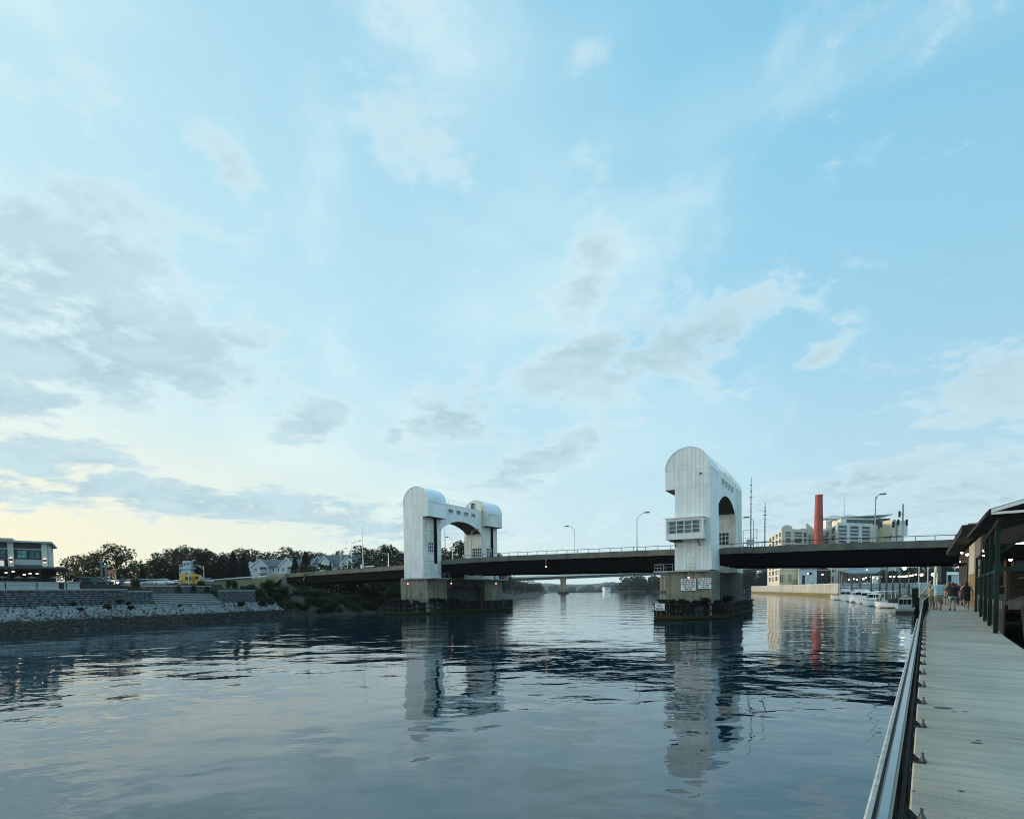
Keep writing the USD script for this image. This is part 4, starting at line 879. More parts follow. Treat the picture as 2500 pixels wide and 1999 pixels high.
t.part('tower_window', MB().bb(-.05, .75, -1.5, -1.25, 2.6, 3.6), GLASSB); t.part('door', MB().bb(-.4, .4, -1.78, -1.6, 0, 1.9), SIDING)
for px, yt, arm, lab in ((438, 1378, 2.4, 'car park lamp left of the lighthouse, arm to the right'), (497, 1381, -3.6, 'car park lamp right of the lighthouse, long arm to the left'), (459, 1372, 2.1, 'car park lamp close in front of the lighthouse'), (268, 1393, 1.8, 'lower car park lamp left of the orange signal'), (282, 1388, 3.2, 'car park lamp right of the orange signal')):
    P = at(px, yt, 118); street_lamp(0, 0, P[2], arm, lab, r=.085, zbase=6.74, O=P)
for px, yt, lab in ((247, 1366, 'tall weathered pole left of the orange signal'), (258, 1378, 'second weathered pole left of the orange signal')):
    P = at(px, yt, 120); h = P[2] - 6.74; P[2] = 6.74; t = Thing('utility_pole', lab, 'pole', P)
    t.part('shaft', MB().tube([(0, 0, 0), (0, 0, h)], (.24, .18), 8), M('pole_' + str(px), (.13, .16, .16), .8)); t.part('crossarm', MB().bb(-.55, .55, -.08, .08, h - .5, h - .3), GALV)
P = at(275, 1440, 119); P[2] = 6.74
t = Thing('orange_sign', 'orange sign board between two car park lamps', 'sign', P); t.part('board', MB().bb(-.95, .85, -.08, .06, 2.45, 3.25), M('sign_orange', (.62, .13, .06), .6, .1)); t.part('post', MB().bb(-.7, -.6, -.04, .04, 0, 2.5).bb(.6, .7, -.04, .04, 0, 2.5), GALV)

# ---- gabled houses behind the ramp
HS = [M('house_siding_grey', (.60, .60, .58), .75, .08, .3), M('house_siding_white', (.68, .68, .66), .75, .08, .3), M('house_siding_blue', (.14, .23, .30), .75, .1, .3)]
HR = M('house_roof_slate', (.085, .10, .115), .8, .2, .6); TRIM = M('house_trim_white', (.78, .78, .76), .6, .06, .5)
def house(label, px0, px1, dp, gables, wall, yaw=0.0, eave=1382, ridge=1364, backroof=True):
    P0, P1 = at(px0, 1440, dp), at(px1, 1440, dp); L = abs(P1[0] - P0[0]); z0 = 8.2; ze, zr = at(px0, eave, dp)[2] - z0, at(px0, ridge, dp)[2] - z0
    t = Thing('house', label, 'house', (P0[0], P0[1], z0), yaw); m = L / (px1 - px0)
    t.part('wall', MB().bb(0, L, 2.5, 11, 0, ze), wall)
    t.part('roof', MB().poly(Polygon([(2.0, ze - .1), (6.75, zr), (11.5, ze - .1), (11.5, ze - .35), (6.75, zr - .3), (2.0, ze - .35)]), -.3, L + .3, 'x'), HR)
    for (g0, g1, pk, out) in gables:
        a, b = (g0 - px0) * m, (g1 - px0) * m; c = (a + b) / 2; zp = at(g0, pk, dp)[2] - z0
        t.part('gable_wall', MB().poly(Polygon([(a, 0), (b, 0), (b, ze), (c, zp - .25), (a, ze)]), 2.5 - out, 6, 'y'), wall)
        for s, q in ((a, -1), (b, 1)):
            e = s + q * .45; ez = ze - .38
            t.part('gable_roof', MB().poly(Polygon([(e, ez), (c, zp), (c, zp - .28), (e, ez - .28)]), 2.1 - out, 7.0, 'y'), HR)
            t.part('barge_board', MB().poly(Polygon([(e, ez + .04), (c, zp + .04), (c, zp - .36), (e, ez - .36)]), 1.98 - out, 2.09 - out, 'y'), TRIM)
        w = b - a; side = a + w * .72
        for fl in (0, 1):
            zf = ze - 2.9 * (2 - fl) + .4
            if zf < .3: continue
            t.part('balcony_recess', MB().bb(side - w * .2, side + w * .22, 2.5 - out - .012, 2.5 - out + .3, zf, zf + 2.1), M_DARKIN)
            bl = MB().bb(side - w * .22, side + w * .25, 1.2 - out, 2.49 - out, zf - .14, zf); rail(bl, [(side - w * .22, 1.24 - out, zf), (side + w * .25, 1.24 - out, zf)], 1.0, .08, (.1, 1.0), .09, .28); t.part('balcony', bl, TRIM)
            window(t.path, T_(a + w * .26, 2.48 - out, zf + .35), 1.2, 1.4, 2, 2, .07, TRIM, GLASS, outer=.1)
    free = [(g[1] - px0) * m for g in gables[:-1]], [(g[0] - px0) * m for g in gables[1:]]
    for a, b in zip(*free):
        n = max(1, int((b - a) / 2.2))
        for i in range(n):
            for zz in (ze - 2.1, ze - 4.9): window(t.path, T_(a + (b - a) * (i + .5) / n, 2.48, zz), .95, 1.45, 1, 2, .07, TRIM, GLASS, outer=.1)
    return t
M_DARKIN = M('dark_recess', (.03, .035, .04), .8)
house('grey townhouses with two front gables left of the big spruces', 615, 726, 228, [(615, 655, 1364, 2.5), (683, 722, 1360, 2.5)], HS[0])
house('pale house with two gables left of the white barrier pole', 775, 869, 222, [(776, 812, 1358, 2.4), (833, 868, 1356, 2.4)], HS[1], eave=1378, ridge=1352)
house('blue-sided house showing its gable between the big spruces and the pale house', 752, 792, 236, [(760, 792, 1357, 1.5)], HS[2], eave=1378, ridge=1360)
house('pale gabled house half hidden by the spruces at the left end of the townhouses', 596, 622, 240, [(600, 620, 1370, 1.0)], HS[1], eave=1384, ridge=1372)

# ================================================================= far bridge up the river
FBD = np.array([math.cos(.33), math.sin(.33), 0])
t = Thing('far_bridge', 'distant grey girder bridge crossing the river behind the lift span', 'bridge')
c0 = at(1375, 1443, 700); c0[2] = 0
def fb(s, dz, z): q = np.array([-FBD[1], FBD[0], 0]); p = c0 + s * FBD + dz * q; p[2] = z; return p
zd = lambda s: 23.2 + .035 * s
ss = (-160, -80, 0, 80, 170, 300, 460)
t.part('deck', MB().loft([[fb(s, -7, zd(s)), fb(s, 7, zd(s)), fb(s, 7, zd(s) - 1.1), fb(s, -7, zd(s) - 1.1)] for s in ss]), CONCP)
t.part('parapet', MB().loft([[fb(s, -7.3, zd(s) + 1.3), fb(s, -7.01, zd(s) + 1.3), fb(s, -7.01, zd(s) - .8), fb(s, -7.3, zd(s) - .8)] for s in ss]), WHITE2)
for o in (-5, 5): t.part('girder', MB().loft([[fb(s, o - .4, zd(s) - 1.1), fb(s, o + .4, zd(s) - 1.1), fb(s, o + .4, zd(s) - 4.2), fb(s, o - .4, zd(s) - 4.2)] for s in ss]), M('far_girder', (.07, .08, .085), .7))
for s in (0, 150, 300, -120):
    for o in (-4, 4): p = fb(s, o, 0); t.part('column', MB().tube([p + [0, 0, -1], p + [0, 0, zd(s) - 4.2]], (2.2, 2.0), 10), CONC)
    p = fb(s, 0, 0); t.part('column_cap', MB().beam(fb(s, -6.5, zd(s) - 5.0), fb(s, 6.5, zd(s) - 5.0), 3.2, 1.6), CONC); t.part('column_footing', MB().beam(fb(s, -8, .8), fb(s, 8, .8), 8, 3.6), SOIL)

# ---- small far things on the river
t = Thing('lock_house', 'small pale block building far up the river at the water', 'building', (*at(1481, 1440, 1500)[:2], 0), .2)
t.part('wall', MB().bb(-9, 9, -8, 8, -1, 12), HS[0]); t.part('roof', MB().bb(-10, 10, -9, 9, 12.0, 13.5), HR)
for x in (-5, 0, 5): t.part('window', MB().bb(x - 1.2, x + 1.2, -8.1, -7.9, 6, 9), GLASS)
t = Thing('barge', 'low dark barge lying across the far river', 'barge', (*at(1420, 1440, 1150)[:2], 0), .05)
t.part('hull', MB().loft([[(-42, -5, -.5), (-42, 5, -.5), (-42, 5, 2), (-42, -5, 2)], [(42, -5, -.5), (42, 5, -.5), (44, 5, 2), (44, -5, 2)]]), DARKM); t.part('deck_rim', MB().bb(-42, 44, -5.1, 5.1, 2.0, 2.5), STEEL)

# ================================================================= factories and quay on the right
FAC = M('factory_concrete', (.56, .52, .42), .8, .12, .05, streak=(.30, .27, .21), streak_amt=.4, streak_scale=.2); FAC2 = M('factory_concrete_grey', (.62, .61, .55), .8, .1, .05, streak=(.30, .28, .23), streak_amt=.3, streak_scale=.2)
FAC3 = M('warm_render', (.56, .49, .34), .8, .1, .06); WARE = M('warehouse_pale', (.55, .57, .57), .7, .12, .08); ROOFG = M('grey_sheet_roof', (.25, .29, .32), .6, .1, .05)
WIN = glassmat('factory_glass', (.045, .055, .06), .12); BLIND = M('window_blind', (.42, .44, .44), .6, .1, .1); BAR = M('window_bar', (.20, .20, .18), .7)
def facade(t, P0, P1, z0, z1, wins, mat, thick=.9, name='wall', sill=None, blind=0.0, seed=1, top=None):
    """Wall from P0 to P1 (seen from outside left to right) with real window openings: wins = (x0, x1, za, zb) as fractions of the length and metres."""
    P0, P1 = np.array(P0[:2]), np.array(P1[:2]); L = np.linalg.norm(P1 - P0); d = (P1 - P0) / L; rz = math.atan2(d[1], d[0]); T = T_(P0[0], P0[1], 0, rz)
    pg = Polygon([(0, z0), (L, z0), (L, z1), (0, z1)]) if top is None else Polygon([(0, z0), (L, z0), *[(f_ * L, z_) for f_, z_ in top]])
    for a, b, za, zb in wins: pg = pg.difference(sbox(a * L, za, b * L, zb))
    def place(m): v, f = m.get(); return v @ T[:3, :3].T + T[:3, 3], f
    t.part(name, place(MB().poly(pg, 0, thick, 'y')), mat)
    r = random.Random(seed)
    for a, b, za, zb in wins:
        w, h = (b - a) * L, zb - za; m = MB(); n = max(1, round(w / 2.3)); k = max(1, round(h / 1.7))
        for i in range(1, n): m.bb(a * L + w * i / n - .1, a * L + w * i / n + .1, .45, .65, za, zb)
        for j in range(1, k): m.bb(a * L, b * L, .44, .66, za + h * j / k - .1, za + h * j / k + .1)
        m.bb(a * L - .15, b * L + .15, -.18, .3, za - .25, za - .004)
        wd = t.part('window', place(m), BAR)
        t.part('pane', place(MB().bb(a * L - .05, b * L + .05, .66, .85, za - .05, zb + .05)), WIN, under=wd)
        if blind and r.random() < blind:
            hb = h * r.uniform(.25, .5); t.part('blind', place(MB().bb(a * L + .1, b * L - .1, .50, .62, za + h * .28, za + h * .28 + hb)), BLIND, under=wd)
def body(t, pts, z0, z1, mat, name='main_block'): t.part(name, MB().poly(Polygon([tuple(p[:2]) for p in pts]).buffer(0), z0, z1, 'z'), mat)
D0 = 470.0
def gp(px, d): return at(px, 1430, d)
# factory A: the lower one left of the chimney
a0, a1, a2, a3 = gp(1873, D0 + 75), gp(1907, D0), gp(1969, D0 + 10), gp(1990, D0 + 75)
zA = at(1907, 1290, D0)[2]; fl = (at(1907, 1298, D0)[2] - at(1907, 1313.5, D0)[2])
rows = [at(1907, 1308, D0)[2] - fl * k for k in range(9)]
t = Thing('factory', 'older cream factory of regular windows left of the red chimney', 'building')
facade(t, a0, a1, 4, zA - 1, [(x - .07, x + .07, z, z + fl * .66) for z in rows if z > 8 for x in (.2, .44, .68, .9)], FAC, seed=2, blind=.3, name='side_wall')
facade(t, a1, a2, 4, zA, [(x0, x1, z, z + fl * .68) for z in rows if z > 8 for x0, x1 in ((.16, .36), (.5, .80), (.87, .98))], FAC, seed=3, blind=.5, name='front_wall', top=[(1, zA - .5), (.92, zA + .8), (.8, zA + .8), (.7, zA), (.42, zA), (.38, zA + 2.4), (.2, zA + 3.2), (.06, zA + 2.2), (0, zA)])
facade(t, a2, a3, 4, zA + 5.5, [(.2, .36, z, z + fl * .6) for z in rows if z > 8], FAC, seed=4, name='stair_wall')
body(t, [gp(1876, D0 + 78), gp(1908, D0 + 3), gp(1968, D0 + 13), gp(1989, D0 + 80), gp(1987, D0 + 150), gp(1885, D0 + 150)], 4, zA - 2, FAC)
t.part('parapet_band', MB().beam((*a1[:2], rows[1] - fl * .2), (*a2[:2], rows[1] - fl * .2), 1.2, .8), FAC)
# factory B: the taller one right of the chimney
b0, b1, b2, b3, b4 = gp(1988, D0 + 110), gp(2042, D0 - 5), gp(2128, D0 + 10), gp(2150, D0 + 14), gp(2198, D0 + 30)
zB = at(2042, 1276, D0)[2]; zBs = at(1995, 1292, D0 + 90)[2]
f2 = at(2042, 1283, D0)[2] - at(2042, 1301, D0)[2]; rb = [at(2042, 1298.5, D0)[2] - f2 * k for k in range(8)]
t = Thing('factory', 'large concrete factory with wide windows and a rooftop storey right of the red chimney', 'building')
facade(t, b0, b1, 4, zB - 1.5, [(x - .075, x + .075, z, z + f2 * .72) for z in rb if z > 8 for x in (.15, .36, .59, .84)], FAC, seed=5, blind=.4, name='side_wall')
facade(t, b1, b2, 4, zB, [(x0, x1, z, z + f2 * .80) for z in rb if z > 8 for x0, x1 in ((.04, .27), (.36, .6), (.70, .93))], FAC2, seed=6, blind=1.0, name='front_wall')
facade(t, b2, b4, 4, zB - 1, [], FAC2, name='blank_wall')
body(t, [gp(1992, D0 + 113), gp(2043, D0 - 2), gp(2128, D0 + 13), gp(2196, D0 + 33), gp(2194, D0 + 110), gp(2005, D0 + 160)], 4, zB - 2.5, FAC2)
c1, c2 = gp(2050, D0 + 22), gp(2166, D0 + 32); zP = at(2050, 1262, D0 + 22)[2]; zP2 = at(2166, 1258, D0 + 32)[2]
facade(t, c1, c2, zB - 1, zP - .6, [(.12, .93, zB + .8, zP - 2)], FAC2, seed=9, name='rooftop_wall'); body(t, [c1 + [1, 2, 0], c2 + [-1, 2, 0], c2 + [6, 30, 0], c1 + [8, 30, 0]], zB - 2, zP - .8, FAC2, 'rooftop_block')
t.part('rooftop_roof', MB().loft([[(c1[0] - 2, c1[1] - 1, zP - .5), (c1[0] + 4, c1[1] + 26, zP - .5), (c1[0] + 4, c1[1] + 26, zP), (c1[0] - 2, c1[1] - 1, zP)], [(c2[0] + 2, c2[1] - 3, zP2 + .2), (c2[0] + 8, c2[1] + 26, zP2 + .2), (c2[0] + 8, c2[1] + 26, zP2 + 1), (c2[0] + 2, c2[1] - 3, zP2 + 1)]]), WARE)
cy = gp(2158, D0 + 12); t.part('stair_tower', MB().tube([(cy[0], cy[1], 4), (cy[0], cy[1], at(2158, 1284, D0)[2])], 4.6, 20), FAC3)
gA = gp(2152, D0 + 12); t.part('corner_glazing', MB().box((gA[0] + 2, gA[1] + 4, at(2152, 1274, D0)[2]), (9, 8, 9)), WIN)
bx = gp(2184, D0 + 6); zt1, zb1 = at(2184, 1271, D0)[2], at(2184, 1307, D0)[2]
t.part('blank_bay', MB().box((bx[0], bx[1], (zt1 + zb1) / 2), (9.5, 14, zt1 - zb1), rz=.2), FAC2); bx = gp(2168, D0 + 3); t.part('blank_bay', MB().box((bx[0], bx[1], (zt1 + zb1) / 2 + .2), (3.2, 10, zt1 - zb1 + 1), rz=.2), FAC3)
for px, h in ((2035, 5.5), (2071, 6.2)):
    q = gp(px, D0 + 35); z_ = at(px, 1267, D0 + 35)[2]; t.part('rooftop_hood', MB().loft([[(q[0] - 13, q[1] - 4, z_), (q[0] + 13, q[1] - 4, z_), (q[0] + 13, q[1] + 8, z_), (q[0] - 13, q[1] + 8, z_)], [(q[0] - 2.5, q[1], z_ + h * .62), (q[0] + 2.5, q[1], z_ + h * .62), (q[0] + 2.5, q[1] + 4, z_ + h * .62), (q[0] - 2.5, q[1] + 4, z_ + h * .62)]]), WARE)
q = gp(2025, D0 + 55); z_ = at(2025, 1272, D0 + 55)[2]; t.part('plant_room', MB().box((q[0], q[1], z_ - 6), (15, 12, 16)), WARE); t.part('vent_cowl', MB().tube([(q[0] - 2, q[1], z_ + 2), (q[0] - 2, q[1], z_ + 4)], (2.0, 1.2), 8), DARKM)
z_ = at(2058, 1268, D0 + 25)[2]; q = gp(2058, D0 + 25); t.part('roof_aerial', MB().tube([(q[0], q[1], z_), (q[0], q[1], at(2058, 1212, D0 + 25)[2])], (.4, .12), 6), GALV)
# chimney
def brickmat():
    g = Graph(); pos = g.add('geometry', 'position'); n = g.noise(pos, .25, 5.0, .6); n2 = g.noise(g.mapping(pos, (1, 1, .1)), .5, 4.0)
    c = g.mixc(g.smooth(n, .3, .7), (.25, .032, .024), (.33, .050, .036)); c = g.mixc(g.math('multiply', g.smooth(n2, .5, .7), .5), c, (.20, .05, .035))
    f_ = g.noise(pos, 2.5, 2.0); c = g.mixc(g.smooth(f_, .45, .6, 0, .25), c, (.5, .2, .13))
    return g.done('chimney_brick', surface=g.add('principled_bsdf', 'BSDF', base_color=c, roughness=.85))
BRK = brickmat(); q = gp(1996.5, D0 - 12); zT = at(1998, 1212, D0 - 12)[2]; mpp = (D0 - 12) / FPX
t = Thing('chimney', 'tall tapering red brick chimney between the two factories', 'chimney', (q[0], q[1], 0))
zs_ = np.linspace(4, zT, 9); t.part('shaft', MB().tube([(0.0, 0, z) for z in zs_], [mpp * (12.6 - 4.4 * (z - 4) / (zT - 4)) for z in zs_], 28, caps=False), BRK, smooth=40)
t.part('crown_ring', MB().tube([(0, 0, zT - .2), (0, 0, zT + 1.3)], mpp * 8.6, 28), BRK, smooth=40); t.part('iron_band', MB().tube([(0, 0, at(1998, 1267, D0)[2]), (0, 0, at(1998, 1267, D0)[2] + .5)], mpp * 10.0, 28), M('band_rust', (.2, .05, .035), .8))
# lower buildings on the quay
def shed(label, px0, px1, d, ytop, wins, mat, roof=None, deep=40, name='warehouse', d2=None, blind=0, side=True):
    P0, P1 = gp(px0, d), gp(px1, d2 or d); zt = at(px0, ytop, d)[2]; t = Thing(name, label, 'building')
    H = zt - QZ; facade(t, P0, P1, QZ - .5, zt, [(a, b, QZ + H * c, QZ + H * e) for a, b, c, e in wins], mat, thick=.7, seed=px0, blind=blind)
    dd = P1 - P0; nn = np.array([-dd[1], dd[0], 0]) / np.linalg.norm(dd); k0, k1 = 1 + .75 / P0[1], 1 + deep / P0[1]; body(t, [P0 * k0, P1 * k0, P1 * k1, P0 * k1], QZ - .5, zt - .3, mat)
    t.part('roof', MB().poly(Polygon([tuple((P0 - nn * .6)[:2]), tuple((P1 - nn * .6)[:2]), tuple((P1 * k1)[:2]), tuple((P0 * k1)[:2])]), zt + .004, zt + .9, 'z'), roof or mat)
    return t
shed('cream block with tall narrow windows below the bridge, left of the white warehouse', 1903, 1950, 440, 1391, [(.03, .10, .25, .72), (.14, .20, .25, .72), (.27, .29, .3, .7), (.46, .52, .25, .72), (.57, .62, .25, .72), (.72, .78, .1, .4), (.84, .9, .1, .4)], FAC3)
shed('low white warehouse with one dark door left of the chimney foot', 1950, 1994, 425, 1389, [(.18, .36, .12, .62), (.55, .75, .68, .8)], WARE, ROOFG)
shed('dark brown gabled building right of the chimney foot', 1995, 2029, 440, 1393, [(.35, .45, .35, .6), (.55, .65, .35, .6)], M('dark_brown_brick', (.055, .035, .028), .8, .2, .1), ROOFG)
shed('pale building with square windows between the dark building and the ribbed one', 2029, 2045, 430, 1380, [(.12, .38, .68, .8), (.5, .7, .68, .8), (.15, .4, .1, .45)], FAC, FAC)
t = shed('cream building with a row of tall ribs below the bridge', 2045, 2073, 430, 1382, [(.03 + .165 * k, .10 + .165 * k, .08, .8) for k in range(6)], FAC3, FAC3)
shed('long grey-roofed shed behind the quay trees', 2073, 2185, 415, 1401, [(.05, .16, .1, .8), (.26, .55, .1, .85), (.62, .95, .1, .85)], M('shed_wall', (.10, .11, .115), .7, .2, .1), ROOFG, d2=400)
P0, P1 = gp(2073, 417), gp(2190, 402); z0_, z1_ = at(2073, 1400, 417)[2], at(2073, 1384, 417)[2]
t = Thing('sheet_roof', 'broad sloping pale grey roof of the long shed behind the quay', 'roof'); t.part('roof_sheet', MB().loft([[(P0[0], P0[1], z0_), (P0[0], P0[1] + 40, z1_ + 2), (P0[0], P0[1] + 40, z1_ + 2.6), (P0[0], P0[1], z0_ + .8)], [(P1[0], P1[1], z0_), (P1[0], P1[1] + 40, z1_ + 2), (P1[0], P1[1] + 40, z1_ + 2.6), (P1[0], P1[1], z0_ + .8)]]), ROOFG); t.part('ridge_clerestory', MB().beam((P0[0], P0[1] + 41, z1_ + 4), (P1[0] - 25, P1[1] + 41, z1_ + 4), 3, 4), DARKM)
shed('pale blue-grey building half hidden by trees at the right end of the quay', 2186, 2236, 395, 1388, [(.1, .3, .3, .6), (.45, .7, .3, .6), (.8, .95, .3, .6)], M('pale_blue_wall', (.36, .42, .45), .7, .1, .1), ROOFG)
# trees behind the quay
for i, (px, yt, d, src, H, wd, lab) in enumerate(((2138, 1400, 330, TB, 12, 1.3, 'left one of the dark trees before the grey-roofed shed'), (2158, 1388, 335, TC, 11, .8, 'taller tree before the grey-roofed shed'), (2182, 1392, 340, TB, 12, 1.0, 'right one of the dark trees before the grey-roofed shed'), (2215, 1386, 360, TB, 12, 1.3, 'dark tree before the pale blue-grey building'), (2250, 1376, 370, TC, 11, 1.4, 'large dark tree right of the pale blue-grey building'), (2290, 1378, 350, TB, 12, 1.3, 'dark tree above the heads of the walkers'), (2318, 1378, 350, TB, 12, 1.2, 'dark tree beside the end of the brown shed'), (2345, 1380, 340, TB, 12, 1.4, 'dark tree mostly behind the brown shed'))):
    tree(src, H, px, 0, yt, d, lab, QZ, wd)
sp = [(x, y, 4, 20, 22) for x, y in ((255, 640), (275, 655), (292, 668), (312, 672), (330, 690), (300, 720), (270, 700))]
wood('quay_wood', 'dark wood left of the cream factory at the end of the quay', sp, 35, LEAF_B, 15000, 1.2)
# quay wall
QW = M('quay_concrete', (.36, .35, .31), .85, .15, .12, streak=(.20, .15, .08), streak_amt=.7, streak_scale=.5, wet=(1.6, (.15, .115, .03))); QW2 = M('quay_panel', (.42, .43, .41), .8, .12, .15, streak=(.25, .24, .2), streak_amt=.4, streak_scale=.5, wet=(1.1, (.20, .16, .07)))
t = Thing('quay_wall', 'long stained concrete quay wall running along the far right bank', 'quay wall')
for A, B in ((qp[0], qp[1]), (qp[1], qp[2])):
    L = np.linalg.norm((B - A)[:2]); n = int(L / 14)
    for i in range(n):
        p, q = A + (B - A) * i / n, A + (B - A) * (i + .995) / n; t.part('wall_section', MB().beam((*p[:2], 2.0), (*q[:2], 2.0), 1.0, 8.0), QW); t.part('wall_cap', MB().beam((*p[:2], 6.25), (*q[:2], 6.25), 1.3, .5), QW2)
t = Thing('panel_wall', 'pale panelled bulkhead with dark joints behind the moored boats', 'quay wall')
A, B = qp[2], qp[3]; n = 11
for i in range(n):
    p, q = A + (B - A) * i / n, A + (B - A) * (i + .965) / n
    for z0_, z1_ in ((-1, 1.95), (2.05, 4.05), (4.2, 6.3)): t.part('panel', MB().beam((*p[:2], (z0_ + z1_) / 2), (*q[:2], (z0_ + z1_) / 2), .6, z1_ - z0_), QW2)
t.part('backing', MB().beam((A[0], A[1] + .6, 2.5), (B[0], B[1] + .6, 2.5), .6, 7), DARKM)
for i in range(9):
    px = (2057, 2079, 2100, 2127, 2148, 2164, 2180, 2197, 2219)[i]; P = at(px, 1440, 254.5 - (i % 2) * .6); h = at(px, (1402, 1408, 1406, 1402, 1402, 1384, 1404, 1398, 1396)[i], 254.5)[2]
    put('mooring_pile', MB().tube([(P[0], P[1], -1), (P[0], P[1], h)], (.42, .36), 9), M_PILE if i else (M_PILE := M('pile_timber', (.09, .085, .075), .85, .3, .6)), label=f'tall dark mooring pile before the panelled bulkhead, {ORD[i]} from the left of nine', cat='pile', group='mooring piles along the bulkhead')
# quay clutter: cars, kiosk, lamps
for px, d, col, lab in ((1982, 372, CW, 'white car leftmost of the row parked on the quay'), (2008, 360, CW, 'white car left of the red car on the quay'), (2021, 357, CR, 'small red car on the quay edge'), (2038, 352, CS, 'silver car right of the red car on the quay'), (2054, 345, CD, 'dark car on the quay before the ribbed building'), (2066, 340, CS, 'grey car on the quay before the ribbed building, right of the dark one'), (2084, 320, CBL, 'blue car on the quay before the shed'), (2104, 310, CS, 'pale car on the quay left of the white kiosk'), (2116, 305, CW, 'white car on the quay beside the white kiosk')):
    P = at(px, 1440, d); P[2] = QZ; car(col, lab, P, .3 + (px % 7) * .12, px % 2 == 0)
P = at(2138, 1440, 285); P[2] = QZ
t = Thing('kiosk', 'white kiosk with a dark opening on the quay', 'kiosk', P, -.1); t.part('cabin', MB().bb(-1.7, .7, -1, 1, 0, 3.6), WHITEP); t.part('canopy', MB().loft([sq(2.2, 3.6), sq(1.6, 4.2)]), WHITEP); t.part('opening', MB().bb(.71, 2.3, -.9, .9, 0, 3.4), M_DARKIN)
GX = [1973, 2008, 2073, 2085, 2092, 2108, 2114, 2132, 2142, 2174, 2183, 2195, 2204, 2210, 2214, 2222, 2228, 2236, 2250, 2277, 2208, 2116]
GLOBE = emit('globe_lamp', (1.0, .86, .62), 3.2)
gb = proto('globe_lamp_post'); gb.part('pole', MB().tube([(0, 0, -4.6), (0, 0, -.35)], (.11, .07), 7), DARKM); gb.part('cap', MB().tube([(0, 0, .3), (0, 0, .5)], (.2, .08), 8), DARKM); gb.part('globe', trimesh.creation.icosphere(2, .42), GLOBE, smooth=True)
for ig, (px, py, d, s) in enumerate(((1973, 1400, 380, 1.2), (2008, 1402, 380, 1.3), (2073, 1414, 290, .9), (2085, 1413, 285, .9), (2092, 1414, 282, 1.0), (2108, 1413, 280, 1.1), (2114, 1410, 275, 1.0), (2132, 1410, 270, 1.0), (2142, 1411, 268, .9), (2174, 1407, 250, .9), (2183, 1407, 245, .9), (2195, 1407, 240, 1.1), (2204, 1407, 238, 1.1), (2210, 1407, 236, 1.1), (2214, 1406, 232, .8), (2222, 1405, 228, 1.0), (2228, 1404, 224, .9), (2236, 1402, 220, .9), (2250, 1403, 200, 1.3), (2277, 1402, 190, 1.2), (2208, 1387, 215, 1.6), (2116, 1391, 330, 1.0))):
    P = at(px, py, d); copy(gb.path, 'globe_lamp', f'lit round globe lamp on a post along the quay, {ORD[sorted(GX).index(px)]} from the left', 'street lamp', P, 0, s, 'lit globe lamps along the quay')
for px, py, d, lab in ((2244, 1380, 150, 'white funnel-topped lamp, left one above the walkers'), (2266, 1376, 140, 'white funnel-topped lamp, right one above the walkers'), (2341, 1396, 95, 'small white lamp at the corner of the brown shed')):
    P = at(px, py, d); t = Thing('funnel_lamp', lab, 'street lamp', P); t.part('pole', MB().tube([(0, 0, -5), (0, 0, 0)], .09, 7), WHITEP); t.part('funnel', MB().tube([(0, 0, 0), (0, 0, .75)], (.12, .6), 12), WHITEP); t.part('lamp_top', MB().tube([(0, 0, .752), (0, 0, .95)], (.6, .3), 12), WHITEL)
for px0, px1, y0, y1, d, lab in ((2283, 1, 1372, 1402, 120, 'pale leaning pole left of the dark post above the walkers'), (2292, 1, 1372, 1416, 118, 'thicker pale leaning pole beside the dark post above the walkers')):
    a, b = at(px0 + (4 if px0 == 2283 else 3), y0, d), at(px0 - 2 * (px0 == 2292), y1, d); t = Thing('leaning_pole', lab, 'pole', (b[0], b[1], 0)); t.part('shaft', MB().tube([(0, 0, 2), (0, 0, b[2]), tuple(a - [b[0], b[1], 0])], (.3, .3, .2), 8), WHITE2)
P = at(2299, 1440, 112); t = Thing('bridge_column', 'dark square column under the bridge behind the walkers', 'column', (P[0], P[1], 0)); t.part('shaft', MB().bb(-.55, .55, -.5, .5, 2, 11), DARKM); t.part('base', MB().bb(-.8, .8, -.7, .7, 2, 3.4), CONC)
P = at(2323, 1440, 130); P[2] = 4.2
t = Thing('marquee', 'pale blue-white marquee beyond the walkers', 'tent', P, -.4); t.part('roof', MB().loft([[(-2.6, -2, 3.0), (2.9, -2, 3.0), (2.9, 2, 3.0), (-2.6, 2, 3.0)], [(-2.3, -1.5, 3.7), (2.6, -1.5, 3.7), (2.6, 1.5, 3.7), (-2.3, 1.5, 3.7)]]), WHITEP); t.part('curtain', MB().bb(-2.5, -1.3, -1.95, -1.9, .5, 2.9).bb(-.6, 1.7, -1.95, -1.9, .5, 2.9), M('tent_wall', (.46, .58, .63), .7, .05))
for x in (-2.5, -.9, 2.1, 2.8): t.part('pole', MB().bb(x - .12, x + .12, -2.0, -1.8, 0, 3.0), DARKM)
P = at(2236, 1440, 96)
t = Thing('dock_screen', 'tall dark timber dock screen beside the end of the rail', 'dock screen', (P[0], P[1], 0), -WR); t.part('screen', MB().bb(-.55, .55, -.3, .3, -1, 4.2), M('dark_timber', (.016, .02, .018), .9)); t.part('cap', MB().bb(-.65, .65, -.4, .4, 4.2, 4.32), DARKM)
P = at(2257, 1440, 70)
t = Thing('clear_panel', 'pale blue screen panel on the rail left of the man in the cap', 'screen', (P[0], P[1], 3.15), -.5); t.part('frame', MB().bb(-.58, -.5, -.04, .04, 0, 1.9).bb(.5, .58, -.04, .04, 0, 1.9).bb(-.5, .5, -.04, .04, 1.82, 1.9), WHITEP); t.part('sheet', MB().bb(-.5, .5, -.02, .02, .75, 1.82), M('pale_blue_sheet', (.34, .48, .52), .4, .08))

